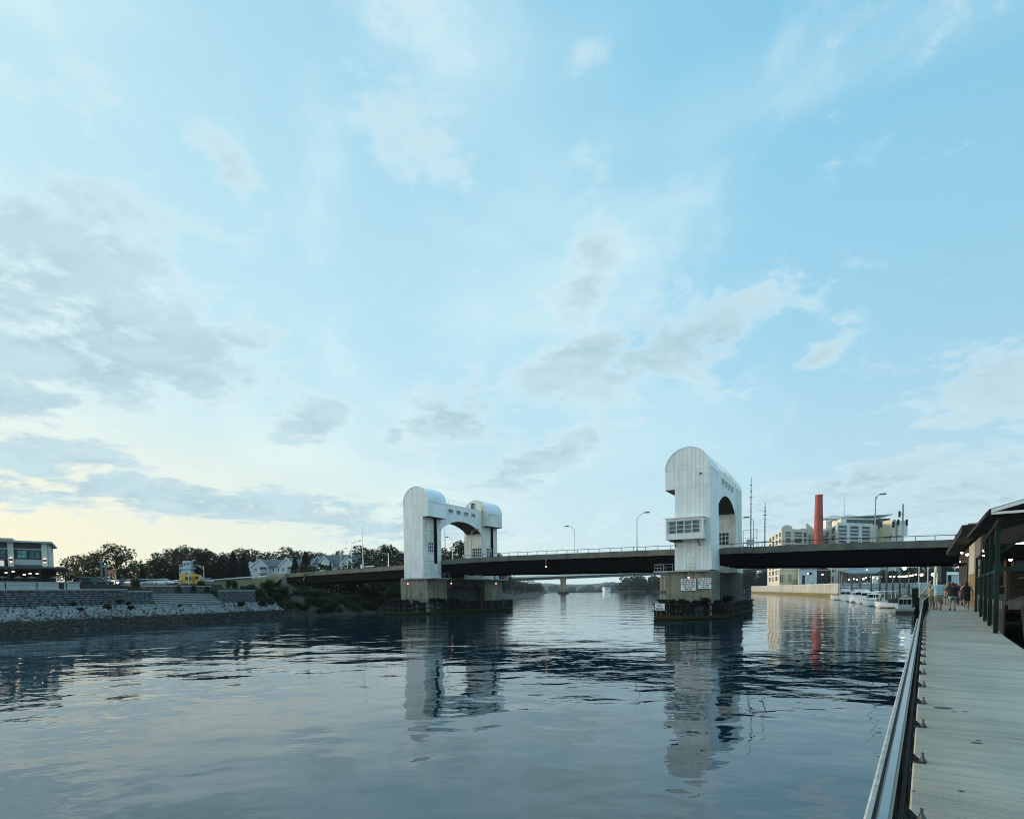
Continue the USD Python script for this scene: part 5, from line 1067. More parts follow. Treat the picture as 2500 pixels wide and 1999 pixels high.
WINB = M('boat_window', (.010, .013, .016), .3, .2, 1, spec=.2)
# ---- boats
HULL = M('boat_white', (.84, .84, .83), .3, .05, 1, coat=.3); CANV = M('dark_canvas', (.014, .016, .022), .8, .2, 1); MAH = M('hull_dark_red', (.10, .018, .014), .35, .2, 1, coat=.3); BOOT = M('boot_stripe', (.02, .02, .022), .5)
def boat(label, P, rz, L, W, H, cabin, kind):
    """Local x runs to the bow."""
    t = Thing('motor_boat', label, 'boat', P, rz)
    def sec(f, w, z0, z1, fl=1.0): x = L * (f - .5); return [(x, -w * .55, z0), (x, -w * .94, z0 + (z1 - z0) * .35), (x, -w * fl, z1), (x, w * fl, z1), (x, w * .94, z0 + (z1 - z0) * .35), (x, w * .55, z0)]
    rings = [sec(0, W / 2 * .94, -.25, H * .86), sec(.25, W / 2, -.3, H * .9), sec(.55, W / 2 * .97, -.3, H), sec(.8, W / 2 * .66, -.25, H * 1.12), sec(.94, W / 2 * .26, -.05, H * 1.22), sec(1.0, .06, .35, H * 1.28)]
    h = t.part('hull', MB().loft(rings), HULL, smooth=35)
    if kind == 'red': t.part('red_bottom', MB().loft([[(x_, y_ * 1.03, z_) for x_, y_, z_ in sec(f_, w_ * 1.0, -.3, .42)] for f_, w_ in ((-.006, W / 2 * .92), (.25, W / 2 * .985), (.55, W / 2 * .955), (.8, W / 2 * .62), (.92, W / 2 * .24))]), MAH)
    t.part('boot_stripe', MB().loft([[(L * (f - .5), -w, .02), (L * (f - .5), w, .02), (L * (f - .5), w, .16), (L * (f - .5), -w, .16)] for f, w in ((-.002, W / 2 * .93), (.3, W / 2 * .97), (.6, W / 2 * .94), (.85, W / 2 * .55))]), BOOT)
    t.part('rub_rail', MB().tube([(L * (f - .5), -w, z) for f, w, z in ((0, W / 2 * .95, H * .86), (.3, W / 2, H * .92), (.6, W / 2 * .95, H), (.85, W / 2 * .54, H * 1.13), (1, .05, H * 1.28))], .05, 5).tube([(L * (f - .5), w, z) for f, w, z in ((0, W / 2 * .95, H * .86), (.3, W / 2, H * .92), (.6, W / 2 * .95, H), (.85, W / 2 * .54, H * 1.13), (1, .05, H * 1.28))], .05, 5), WHITEP if kind == 'red' else GALV)
    cw = W * .36
    if kind in ('cruiser', 'fly', 'red'):
        x0, x1, hc = (-.28 * L, .18 * L, cabin) if kind != 'red' else (-.38 * L, .12 * L, cabin)
        z = H * .9
        t.part('cabin', MB().loft([[(x0, -cw, z), (x1, -cw, z), (x1, cw, z), (x0, cw, z)], [(x0, -cw, z + hc * .38), (x1 - .1, -cw, z + hc * .38), (x1 - .1, cw, z + hc * .38), (x0, cw, z + hc * .38)]]), HULL)
        t.part('cabin_glass', MB().loft([[(x0 + .06, -cw + .05, z + hc * .38), (x1 - .2, -cw + .05, z + hc * .38), (x1 - .2, cw - .05, z + hc * .38), (x0 + .06, cw - .05, z + hc * .38)], [(x0 + .1, -cw + .12, z + hc * .86), (x1 - .8, -cw + .12, z + hc * .86), (x1 - .8, cw - .12, z + hc * .86), (x0 + .1, cw - .12, z + hc * .86)]]), WINB)
        m = MB()
        for yy in (-cw + .06, -.25, .25, cw - .06): m.beam((x0 + .02, yy, z + hc * .36), (x0 + .05, yy * .95, z + hc * .88), .1, .1)
        for xx in np.linspace(x0 + .3, x1 - .6, 3):
            for s_ in (-1, 1): m.beam((xx, s_ * (cw - .03), z + hc * .36), (xx, s_ * (cw - .10), z + hc * .88), .09, .06)
        t.part('cabin_pillar', m, HULL)
        t.part('cabin_roof', MB().loft([[(x0 - .35, -cw - .06, z + hc * .86), (x1 - .55, -cw - .02, z + hc * .86), (x1 - .55, cw + .02, z + hc * .86), (x0 - .35, cw + .06, z + hc * .86)], [(x0 - .3, -cw + .08, z + hc * .98), (x1 - .75, -cw + .1, z + hc * .98), (x1 - .75, cw - .1, z + hc * .98), (x0 - .3, cw - .08, z + hc * .98)]]), HULL)
        t.part('roof_gear', MB().tube([(-.12 * L, 0, z + hc), (-.12 * L, 0, z + hc + .45)], .06, 6).tube([(-.12 * L, 0, z + hc + .3), (-.12 * L, 0, z + hc + .48)], (.34, .3), 12).bb(-.2 * L, -.02 * L, -.5, -.38, z + hc, z + hc + .2).bb(-.2 * L, -.02 * L, .38, .5, z + hc, z + hc + .25), HULL)
    if kind == 'fly':
        z = H * .9 + cabin
        t.part('flybridge', MB().loft([[(-.25 * L, -cw, z), (.05 * L, -cw, z), (.05 * L, cw, z), (-.25 * L, cw, z)], [(-.25 * L, -cw * .95, z + .7), (.10 * L, -cw * .95, z + .8), (.10 * L, cw * .95, z + .8), (-.25 * L, cw * .95, z + .7)]]), HULL); t.part('fly_screen', MB().bb(.06 * L, .09 * L, -cw * .85, cw * .85, z + .8, z + 1.25), WINB)
        m = MB(); 
        for xx in (-.22 * L, .04 * L):
            for s_ in (-1, 1): m.tube([(xx, s_ * cw * .9, z + .7), (xx, s_ * cw * .9, z + 2.1)], .05, 5)
        t.part('canopy_frame', m, GALV); t.part('canopy', MB().bb(-.27 * L, .08 * L, -cw, cw, z + 2.1, z + 2.22), CANV)
    if kind == 'canopy':
        m = MB(); z = H * .9
        for xx in (-.36 * L, -.05 * L, .08 * L):
            for s_ in (-1, 1): m.tube([(xx, s_ * cw * 1.1, z), (xx, s_ * cw * 1.1, z + cabin)], .06, 5)
        t.part('canopy_frame', m, HULL); t.part('canopy_top', MB().bb(-.42 * L, .12 * L, -cw * 1.2, cw * 1.2, z + cabin, z + cabin + .14), HULL); t.part('windscreen', MB().loft([[(.05 * L, -cw, z), (.09 * L, -cw, z), (.09 * L, cw, z), (.05 * L, cw, z)], [(.0 * L, -cw * .9, z + .9), (.02 * L, -cw * .9, z + .9), (.02 * L, cw * .9, z + .9), (.0 * L, cw * .9, z + .9)]]), WINB); t.part('console', MB().bb(-.06 * L, .03 * L, -.5, .5, z - .3, z + .85), HULL); t.part('seat', MB().bb(-.34 * L, -.26 * L, -cw, cw, z - .2, z + .55), CANV)
    if kind == 'cover':
        z = H * .86; t.part('canvas_cover', MB().loft([[(L * (f - .5), -w, z), (L * (f - .5), -w * .85, z + hh), (L * (f - .5), w * .85, z + hh), (L * (f - .5), w, z)] for f, w, hh in ((.02, W * .46, .75), (.2, W * .47, 1.25), (.42, W * .46, 1.2), (.62, W * .42, .35))]), CANV)
    if kind in ('cruiser', 'red'):
        m = MB(); pts = [(L * (f - .5), s_ * w, z) for f, w, z, s_ in ((.5, W * .45, H * 1.0, 1), (.8, W * .3, H * 1.15, 1), (.98, .05, H * 1.3, 1))]
        for s_ in (1, -1): m.tube([(x, s_ * y, z + .5) for x, y, z in pts], .03, 5); [m.tube([(x, s_ * y, z), (x, s_ * y, z + .5)], .025, 5) for x, y, z in pts]
        t.part('bow_rail', m, GALV)
    return t
def bp(px, d): P = at(px, 1440, d); P[2] = 0; return P
boat('cabin boat with a dark red hull seen from its stern, nearest to the walkway', bp(2211, 96), PI / 2 - .64, 6.6, 2.75, .95, 1.75, 'red')
boat('white boat under a black canvas cover just beyond the nearest boat', bp(2181, 119), PI / 2 + .75, 6.8, 2.6, 1.1, 1.3, 'cover')
boat('white boat with an open pillared canopy, bow to the left', bp(2150, 131), PI - .25, 7.6, 2.9, 1.25, 2.35, 'canopy')
boat('white boat half hidden behind the pillared canopy boat', bp(2126, 150), PI - .5, 7.2, 2.8, 1.15, 1.7, 'cruiser')
boat('white cruiser with a flybridge and dark awning left of the other boats', bp(2096, 176), PI - .35, 10.0, 3.6, 1.6, 1.7, 'fly')
boat('white cruiser with a dark red stern half in the middle of the row', bp(2110, 163), PI - .9, 8.2, 3.1, 1.45, 1.8, 'red')
boat('small white runabout beyond the flybridge cruiser', bp(2078, 206), PI - .4, 6.5, 2.5, 1.2, 1.5, 'cruiser')
boat('white cruiser furthest left in the row of boats', bp(2060, 200), PI - .6, 8.5, 3.3, 1.4, 1.9, 'fly')

# ================================================================= walkway, rail, shelter, shed
def slabmat():
    g = Graph(); pos = g.add('geometry', 'position'); loc = g.mapping(pos, rot=(0, 0, WR))
    big = g.noise(pos, .55, 5.0, .6); br_ = g.noise(g.mapping(loc, (2.2, 34, 1)), 1.0, 5.0, .62); br2 = g.noise(g.mapping(loc, (.5, 5, 1)), 1.0, 4.0, .6); fine = g.noise(pos, 60, 3.0, .6)
    isl = g.add('geometry', 'random_per_island')
    c = g.mixc(g.smooth(big, .3, .7), (.44, .375, .285), (.57, .49, .38))
    c = g.mixc(g.smooth(br2, .42, .66, 0, .36), c, (.17, .175, .16)); c = g.mixc(g.smooth(br_, .46, .66, 0, .40), c, (.13, .135, .13)); c = g.mixc(g.smooth(fine, .5, .68, 0, .55), c, (.56, .55, .50))
    c = g.mixc(1.0, c, g.add('combine_color', 'color', color_type='rgb', r=g.lin(isl, 0, 1, .92, 1.06), g=g.lin(isl, 0, 1, .92, 1.06), b=g.lin(isl, 0, 1, .93, 1.05)), 'multiply')
    h = g.math('add', g.math('multiply', br_, .6), g.math('multiply', fine, .5))
    return g.done('broomed_concrete', surface=g.add('principled_bsdf', 'BSDF', base_color=c, roughness=.72, specular_ior_level=.45, normal=g.add('bump', 'normal', height=h, strength=.7, distance=.006)))
SLAB = slabmat()
Le = lambda y: -.06 + max(0, y - 31) * .016
Ri = lambda y: 1.80 + max(0, y - 20) * .03
wt = Thing('walkway', None, None, (0, 0, 0), -WR, kind='structure')
y = -4.42
while y < 118:
    y1 = y + 2.84 - .01
    m = MB(); e = .01
    m.loft([[(Le(y), y, DECK - .16), (Le(y1), y1, DECK - .16), (Ri(y1), y1, DECK - .16), (Ri(y), y, DECK - .16)], [(Le(y), y, DECK - e), (Le(y1), y1, DECK - e), (Ri(y1), y1, DECK - e), (Ri(y), y, DECK - e)], [(Le(y) + e, y + e, DECK), (Le(y1) + e, y1 - e, DECK), (Ri(y1) - e, y1 - e, DECK), (Ri(y) - e, y + e, DECK)]])
    wt.part('slab', m, SLAB); y += 2.84
wt.part('edge_beam', MB().loft([[(Le(q) - .02, q, DECK - .75), (Le(q) + .2, q, DECK - .75), (Le(q) + .2, q, DECK - .165), (Le(q) - .02, q, DECK - .165)] for q in (-5, 31, 118)]).loft([[(Le(q) + .2, q, DECK - .3), (Ri(q), q, DECK - .3), (Ri(q), q, DECK - .17), (Le(q) + .2, q, DECK - .17)] for q in (-5, 31, 118)]), CONC)
put_piles = MB()
for q in range(0, 30): put_piles.tube([(.4, q * 4.0 - 3, -2), (.4, q * 4.0 - 3, DECK - .3)], .17, 8)
wt.part('support_pile', put_piles, M('pile_dark', (.05, .045, .04), .9), kind='stuff')
COPEM = M('weathered_coping', (.40, .41, .40), .8, .3, 6, streak=(.22, .22, .21), streak_amt=.3, streak_scale=4, bump=.006, bscale=40)
t = Thing('walkway_kerb', 'pale weathered kerb along the water edge, outside the rail', 'kerb', (0, 0, 0), -WR)
for k in range(12):
    y0, y1 = -4 + 2.95 * k, -4 + 2.95 * (k + 1) - .01; m = MB()
    m.loft([[(-.295, y, DECK - .55), (-.105, y, DECK - .55), (-.105, y, DECK - .045), (-.12, y, DECK - .03), (-.28, y, DECK - .03), (-.295, y, DECK - .045)] for y in np.linspace(y0, y1, 2)]); t.part('kerb_stone', m, COPEM)
RAILM = M('polished_rail', (.22, .25, .27), .20, .1, 8, metal=.85); RBLK = M('black_rail_paint', (.007, .008, .009), .6, .2, 4, spec=.12); BRKT = M('bracket_steel', (.03, .03, .03), .5, .3, 10); BOLT = M('bolt_zinc', (.07, .07, .068), .6, .2, 20)
t = Thing('walkway_rail', 'black picket rail with a bright top bar along the water side of the walkway', 'railing', (0, 0, 0), -WR)
XR = lambda y: -.083 + max(0, y - 30) * .016
ys = np.concatenate([np.linspace(-1.5, 30, 30), np.linspace(32, 60, 12)])
t.part('top_bar', MB().loft([[(XR(q) - .017, q, 3.93), (XR(q) - .017, q, 3.958), (XR(q) - .011, q, 3.966), (XR(q) + .011, q, 3.966), (XR(q) + .017, q, 3.958), (XR(q) + .017, q, 3.93)] for q in ys]), RAILM, smooth=50)
t.part('outer_bar', MB().loft([[(XR(q) - .031, q, 3.90), (XR(q) - .031, q, 3.935), (XR(q) - .0175, q, 3.935), (XR(q) - .0175, q, 3.90)] for q in ys]), RBLK)
t.part('inner_bar', MB().loft([[(XR(q) + .022, q, 3.80), (XR(q) + .022, q, 3.825), (XR(q) + .034, q, 3.825), (XR(q) + .034, q, 3.80)] for q in ys]), RBLK)
t.part('bottom_bar', MB().loft([[(XR(q) - .015, q, 3.24), (XR(q) - .015, q, 3.27), (XR(q) + .015, q, 3.27), (XR(q) + .015, q, 3.24)] for q in ys]), RBLK)
t.part('middle_bar', MB().loft([[(XR(q) - .012, q, 3.58), (XR(q) - .012, q, 3.605), (XR(q) + .012, q, 3.605), (XR(q) + .012, q, 3.58)] for q in ys]), RBLK)
m = MB()
for q in np.arange(-1.4, 59, .1): m.bb(XR(q) - .007, XR(q) + .007, q - .007, q + .007, 3.27, 3.93)
t.part('picket', m, RBLK, kind='stuff')
for k in range(-2, 39):
    q = 4.16 + 1.42 * k
    if q < .2: continue
    x = XR(q); p = t.part('post', MB().bb(x - .02, x + .02, q - .02, q + .02, 3.10, 3.93), RBLK)
    t.part('base_plate', MB().bb(x - .03, x + .115, q - .04, q + .04, 3.154, 3.164), BRKT, under=p)
    t.part('gusset', MB().poly(Polygon([(x + .02, 3.166), (x + .075, 3.166), (x + .03, 3.215), (x + .02, 3.215)]), q - .005, q + .005, 'y'), BRKT, under=p)
    t.part('bolt', MB().tube([(x + .088, q, 3.164), (x + .088, q, 3.172)], .03, 8).tube([(x + .088, q, 3.172), (x + .088, q, 3.2)], (.024, .014), 6).tube([(x + .088, q, 3.2), (x + .088, q, 3.235)], .009, 6), BOLT, under=p)
# dark marks on the slabs
STAIN = M('dark_damp_stain', (.045, .052, .05), .6, .2, 8)
for i, (px, py, a, b, lab) in enumerate(((2302, 1727, .16, .11, 'largest dark stain on the walkway, below the middle of the rail'), (2329, 1736, .04, .035, 'small dark spot right of the largest stain'), (2358, 1736, .055, .04, 'dark spot furthest right of the largest stain'), (2385, 1812, .075, .045, 'dark oval stain in the middle of the walkway, right of the bolts'), (2388, 1806, .045, .02, 'thin dark mark just above the oval stain'), (2347, 1930, .035, .03, 'small dark leaf mark near the bottom of the picture'), (2231, 1929, .02, .02, 'tiny dark spot beside the rail near the bottom of the picture'))):
    P = on(px, py, DECK + .0035); r = random.Random(i); a, b = a * .62, b * .5; m = MB()
    ring = [(a * math.cos(q) * r.uniform(.75, 1.1), b * 1.3 * math.sin(q) * r.uniform(.7, 1.1), 0) for q in np.linspace(0, 2 * PI, 15)[:-1]]
    m.raw(ring + [(0, 0, .001)], [[j, (j + 1) % 14, 14] for j in range(14)]); v, f = m.get(); c, s = math.cos(-.2), math.sin(-.2)
    put('stain', (np.stack([v[:, 0] * c - v[:, 1] * s, v[:, 0] * s + v[:, 1] * c, v[:, 2]], 1) + P, f), STAIN, label=lab, cat='stain')
# open shelter
GRN = M('green_post_paint', (.009, .026, .022), .6, .25, 4, streak=(.03, .05, .045), streak_amt=.3, spec=.2); TIMB = M('brown_boards', (.030, .020, .013), .75, .3, 1.5, island=.25); ROOFD = M('dark_shingle_roof', (.011, .011, .012), .9, .3, 2); DECKW = M('grey_deck_boards', (.11, .105, .09), .8, .3, 3, island=.3); OCHRE = M('ochre_boards', (.27, .19, .085), .8, .25, 1.5, streak=(.12, .08, .04), streak_amt=.5, island=.2); TAN = M('tan_panel', (.42, .38, .29), .8, .12, 1)
t = Thing('open_shelter', 'open timber shelter on green posts right of the walkway', 'shelter', (0, 0, 0), -WR)
EX, EZ, RX, RZ = 1.42, 6.62, 9.5, 9.0
pitch = (RZ - EZ) / (RX - EX)
def roofpl(y0, y1, off=0, th=.16): return MB().poly(Polygon([(EX, EZ + off), (RX, RZ + off), (2 * RX - EX, EZ + off), (2 * RX - EX, EZ + off - th), (RX, RZ + off - th), (EX, EZ + off - th)]), y0, y1, 'y')
t.part('roof', roofpl(21.0, 30.5, .18, .2), ROOFD)
t.part('barge_board', MB().poly(Polygon([(EX + .05, EZ + .17), (RX, RZ + .17), (RX, RZ + .07), (EX + .05, EZ + .07)]), 20.95, 20.995, 'y'), WHITEP)
t.part('tie_beam', MB().bb(EX + .05, 12, 20.97, 21.02, EZ + .02, EZ + .09), WHITEP); t.part('gable_boards', MB().poly(Polygon([(EX + .3, EZ + .1), (RX, RZ - .05), (RX, EZ + .1)]), 21.2, 21.3, 'y'), ROOFD)
t.part('eave_beam', MB().beam((1.70, 21.3, 6.5), (1.98, 30.4, 6.5), .1, .12), ROOFD); t.part('gutter', MB().bb(EX - .06, EX + .05, 21, 30.5, EZ - .02, EZ + .1), ROOFD)
t.part('lower_roof', MB().loft([[(2.02, 30.4, 6.17), (9, 30.4, 6.5), (9, 30.4, 6.62), (2.02, 30.4, 6.29)], [(2.42, 43.1, 6.17), (9, 43.1, 6.5), (9, 43.1, 6.62), (2.42, 43.1, 6.29)]]), ROOFD)
for x, y in ((1.72, 22.1), (1.86, 26.1), (1.95, 29.4), (2.08, 33.6), (2.25, 39.9)):
    t.part('post', MB().bb(x - .055, x + .055, y - .055, y + .055, 2.6, 6.5 if y < 31 else 6.15), GRN)
    t.part('brace', MB().beam((x + .03, y, 5.55), (x + .75, y, 6.2), .06, .07), GRN)
for x in (5.2, 9.0): t.part('post', MB().bb(x - .09, x + .09, 22.0, 22.2, 2.6, 6.5), GRN)
LX = lambda y: 1.76 + (y - 22) * .030
for k in range(20): y0 = 21.6 + k * 1.04; t.part('floor_board', MB().bb(LX(y0) + .12, 9.4, y0, y0 + 1.02, 4.02, 4.12), DECKW)
t.part('floor_edge', MB().bb(1.95, 9.4, 21.45, 21.59, 3.9, 4.14).beam((LX(21.6) + .09, 21.6, 4.02), (LX(42) + .09, 42, 4.02), .06, .24), DECKW)
for k in range(40): t.part('skirt_board', MB().bb(LX(21.6 + k * .5) + .10, LX(21.6 + k * .5) + .14, 21.6 + k * .5, 21.6 + k * .5 + .47, 2.4, 3.88), TIMB)
for k in range(5): t.part('stair_board', MB().bb(2.3, 5.4, 20.2 + .25 * k, 20.44 + .25 * k, 2.68 + .26 * k, 2.75 + .26 * k), DECKW)
t.part('stair_stringer', MB().beam((2.26, 20.0, 2.45), (2.26, 21.5, 3.9), .07, .3), TIMB)
t.part('rail_top', MB().bb(1.72, 9, 22.04, 22.16, 5.02, 5.16).beam((LX(22.2), 22.2, 5.05), (LX(39.8), 39.8, 5.05), .1, .08), GRN)
m = MB()
for k in range(70): m.bb(LX(22.4 + k * .25) - .015, LX(22.4 + k * .25) + .015, 22.4 + k * .25, 22.43 + k * .25, 4.14, 5.0)
t.part('baluster', m, GRN, kind='stuff')
t.part('lattice_panel', MB().bb(1.95, 2.03, 22.25, 22.7, 4.14, 4.98), TIMB)
t.part('end_wall', MB().bb(2.6, 12, 42.0, 42.2, 4, 8), TIMB)
for x0, x1, z0, z1 in ((3.0, 3.55, 4.6, 6.1), (3.95, 4.6, 4.6, 6.2), (4.9, 5.6, 4.6, 6.2)):
    f_ = t.part('wall_window', MB().bb(x0 - .1, x1 + .1, 41.9, 41.99, z0 - .1, z0).bb(x0 - .1, x1 + .1, 41.9, 41.99, z1, z1 + .1).bb(x0 - .1, x0, 41.9, 41.99, z0, z1).bb(x1, x1 + .1, 41.9, 41.99, z0, z1), OCHRE); t.part('pane', MB().bb(x0, x1, 41.95, 41.98, z0, z1), GLASS, under=f_)
t.part('service_bar', MB().bb(2.9, 7, 32, 32.8, 4.14, 5.2), TIMB); t.part('bar_top', MB().bb(2.8, 7, 31.85, 32.9, 5.2, 5.28), OCHRE)
t.part('lamp_tube', MB().bb(2.62, 2.95, 28.0, 28.06, 6.15, 6.2), WHITEL)
for i, (px, py) in enumerate(((2417, 1333), (2408, 1341), (2402, 1344), (2401, 1356), (2467, 1366))):
    P = at(px, py, 25.5); t0 = Thing('pendant_lamp', ('largest lit lamp hanging under the shelter eave, nearest', 'second lit lamp hanging under the shelter eave', 'third lit lamp hanging under the shelter eave', 'lowest lit lamp hanging under the shelter eave', 'round lit lamp deep inside the shelter')[i], 'lamp', P)
    t0.part('bulb', trimesh.creation.icosphere(2, .055 if i < 4 else .07), WARML if i < 4 else WHITEL, smooth=True); t0.part('shade', MB().tube([(0, 0, .03), (0, 0, .10)], (.10, .03), 10), DARKM); t0.part('cord', MB().tube([(0, 0, .1), (0, 0, .7)], .008, 4), DARKM)
# picnic tables inside
for k, (x, y, lab) in enumerate(((3.0, 25.0, 'brown table near the front of the shelter floor'), (3.3, 28.6, 'brown table in the middle of the shelter floor'), (3.8, 35.5, 'brown table behind the service bar'))):
    P = wk(x, y, 4.12); t0 = Thing('picnic_table', lab, 'table', P, -WR)
    for j in range(4): t0.part('top_board', MB().bb(-.4 + .2 * j, -.21 + .2 * j, -.9, .9, .72, .76), TIMB)
    for s_ in (-1, 1): t0.part('bench', MB().bb(s_ * .7 - .14, s_ * .7 + .14, -.9, .9, .42, .46), TIMB); t0.part('trestle', MB().beam((-.75, s_ * .6, 0), (.25, s_ * .6, .72), .08, .06).beam((.75, s_ * .6, 0), (-.25, s_ * .6, .72), .06, .08).beam((-.75, s_ * .6, .4), (.75, s_ * .6, .4), .05, .08), TIMB)
# brown shed beyond the shelter
t = Thing('brown_shed', 'brown boarded shed with a flat dark roof beyond the shelter', 'building', (0, 0, 0), -WR)
t.part('core', MB().bb(2.75, 16, 44.1, 74, 2.5, 7.85), TIMB)
for k in range(22):
    y0 = 44.0 + k * .5
    t.part('lower_board', MB().bb(2.6, 2.74, y0, y0 + .47, 2.9, 5.38), OCHRE)
for k in range(11): y0 = 44 + k * 1.0; t.part('upper_panel', MB().bb(2.62, 2.74, y0, y0 + .96, 5.42, 7.6), TAN if k > 4 else M_GREYP if k else (M_GREYP := M('grey_panel', (.15, .145, .14), .8, .2, 1)))
for k in range(14): x0 = 2.62 + k * .5; t.part('end_board', MB().bb(x0, x0 + .47, 43.95, 44.08, 2.9, 7.6), OCHRE if k < 1 else TIMB)
t.part('roof', MB().bb(1.75, 17, 43.2, 75, 7.9, 8.25), ROOFD); t.part('roof_fascia', MB().bb(1.70, 1.745, 43.2, 75, 7.82, 8.28).bb(1.7, 17, 43.14, 43.19, 7.82, 8.28), ROOFD); t.part('soffit_board', MB().bb(1.78, 2.6, 43.3, 75, 7.8, 7.88), TIMB)
t.part('roof_box', MB().bb(2.4, 5.5, 50, 54, 8.26, 8.85), M('roof_box_red', (.20, .085, .06), .7, .15, 1)); t.part('roof_box_lid', MB().bb(2.3, 5.6, 49.9, 54.1, 8.855, 8.95), M('roof_box_lid', (.24, .12, .09), .7))
t.part('entrance', MB().bb(2.58, 2.74, 56, 60, 3.15, 6.2), M_DARKIN); t.part('awning', MB().bb(1.9, 2.57, 55.6, 62, 6.3, 6.4), ROOFD)
for px, py, s_, lab in ((2361, 1353, .16, 'large warm lamp on the corner of the brown shed'), (2348, 1349, .13, 'warm glowing lamp further along the brown shed'), (2344, 1371, .07, 'small warm lamp low on the brown shed')):
    P = at(px, py, 43.5 if px > 2355 else 47.5); t0 = Thing('wall_lamp', lab, 'lamp', P); t0.part('bulb', trimesh.creation.icosphere(2, s_ * .75), WARML, smooth=True); t0.part('shade', MB().tube([(0, 0, s_ * .4), (0, 0, s_ * 1.1)], (s_ * 1.6, s_ * .4), 12), DARKM); t0.part('bracket', MB().beam((0, 0, s_), (.35, -.1, s_ + .2), .03, .03), DARKM)
P = at(2341, 1388, 60); t = Thing('hanging_basket', 'pale flower basket hanging at the end of the shed', 'flower basket', P); rb_ = np.random.default_rng(4); t.part('basket', MB().tube([(0, 0, -.35), (0, 0, 0)], (.18, .35), 10), TIMB); t.part('flowers', leaves([((0, 0, .15), (.5, .5, .35))], 160, .09, rb_, 0, .4), M('flower_white', (.55, .56, .56), .7)); t.part('chain', MB().tube([(0, 0, .2), (0, 0, 2.2)], .01, 4), DARKM)

# ================================================================= people
def skin(n, c): return M('skin_' + n, c, .55, .08, 6)
SK = skin('fair', (.42, .25, .18)); SK2 = skin('tan', (.30, .165, .11))
def cl(n, c): return M('cloth_' + n, c, .85, .14, 6)
def stripes():
    g = Graph(); sep = g.add('separate_xyz', 'z', vector=g.add('geometry', 'position')); f_ = g.math('fraction', g.math('multiply', sep, 1 / .125))
    k = g.math('multiply', g.smooth(f_, .30, .36), g.smooth(f_, .78, .72)); c = g.mixc(k, (.50, .62, .66), (.12, .30, .42))
    return g.done('cloth_striped_blue', surface=g.add('principled_bsdf', 'BSDF', base_color=c, roughness=.85))
def camo():
    g = Graph(); n = g.noise(g.add('geometry', 'position'), 9.0, 2.0, .5); c = g.mixc(g.smooth(n, .46, .50), (.03, .035, .05), (.42, .43, .45)); c = g.mixc(g.smooth(g.noise(g.add('geometry', 'position'), 7.0, 2.0), .56, .60), c, (.13, .18, .13))
    return g.done('cloth_patterned', surface=g.add('principled_bsdf', 'BSDF', base_color=c, roughness=.85))
def sph(p, r): return m3.Manifold.sphere(r, 12).translate(tuple(map(float, p)))
def bone(a, ra, b, rb): return m3.Manifold.batch_hull([sph(a, ra), sph(b, rb)])
def fuse(ms, edge=.035):
    M_ = m3.Manifold.batch_boolean(ms, m3.OpType.Add); me = M_.to_mesh(); tm = trimesh.Trimesh(me.vert_properties[:, :3], me.tri_verts); 
    trimesh.smoothing.filter_taubin(tm, iterations=4); return tm
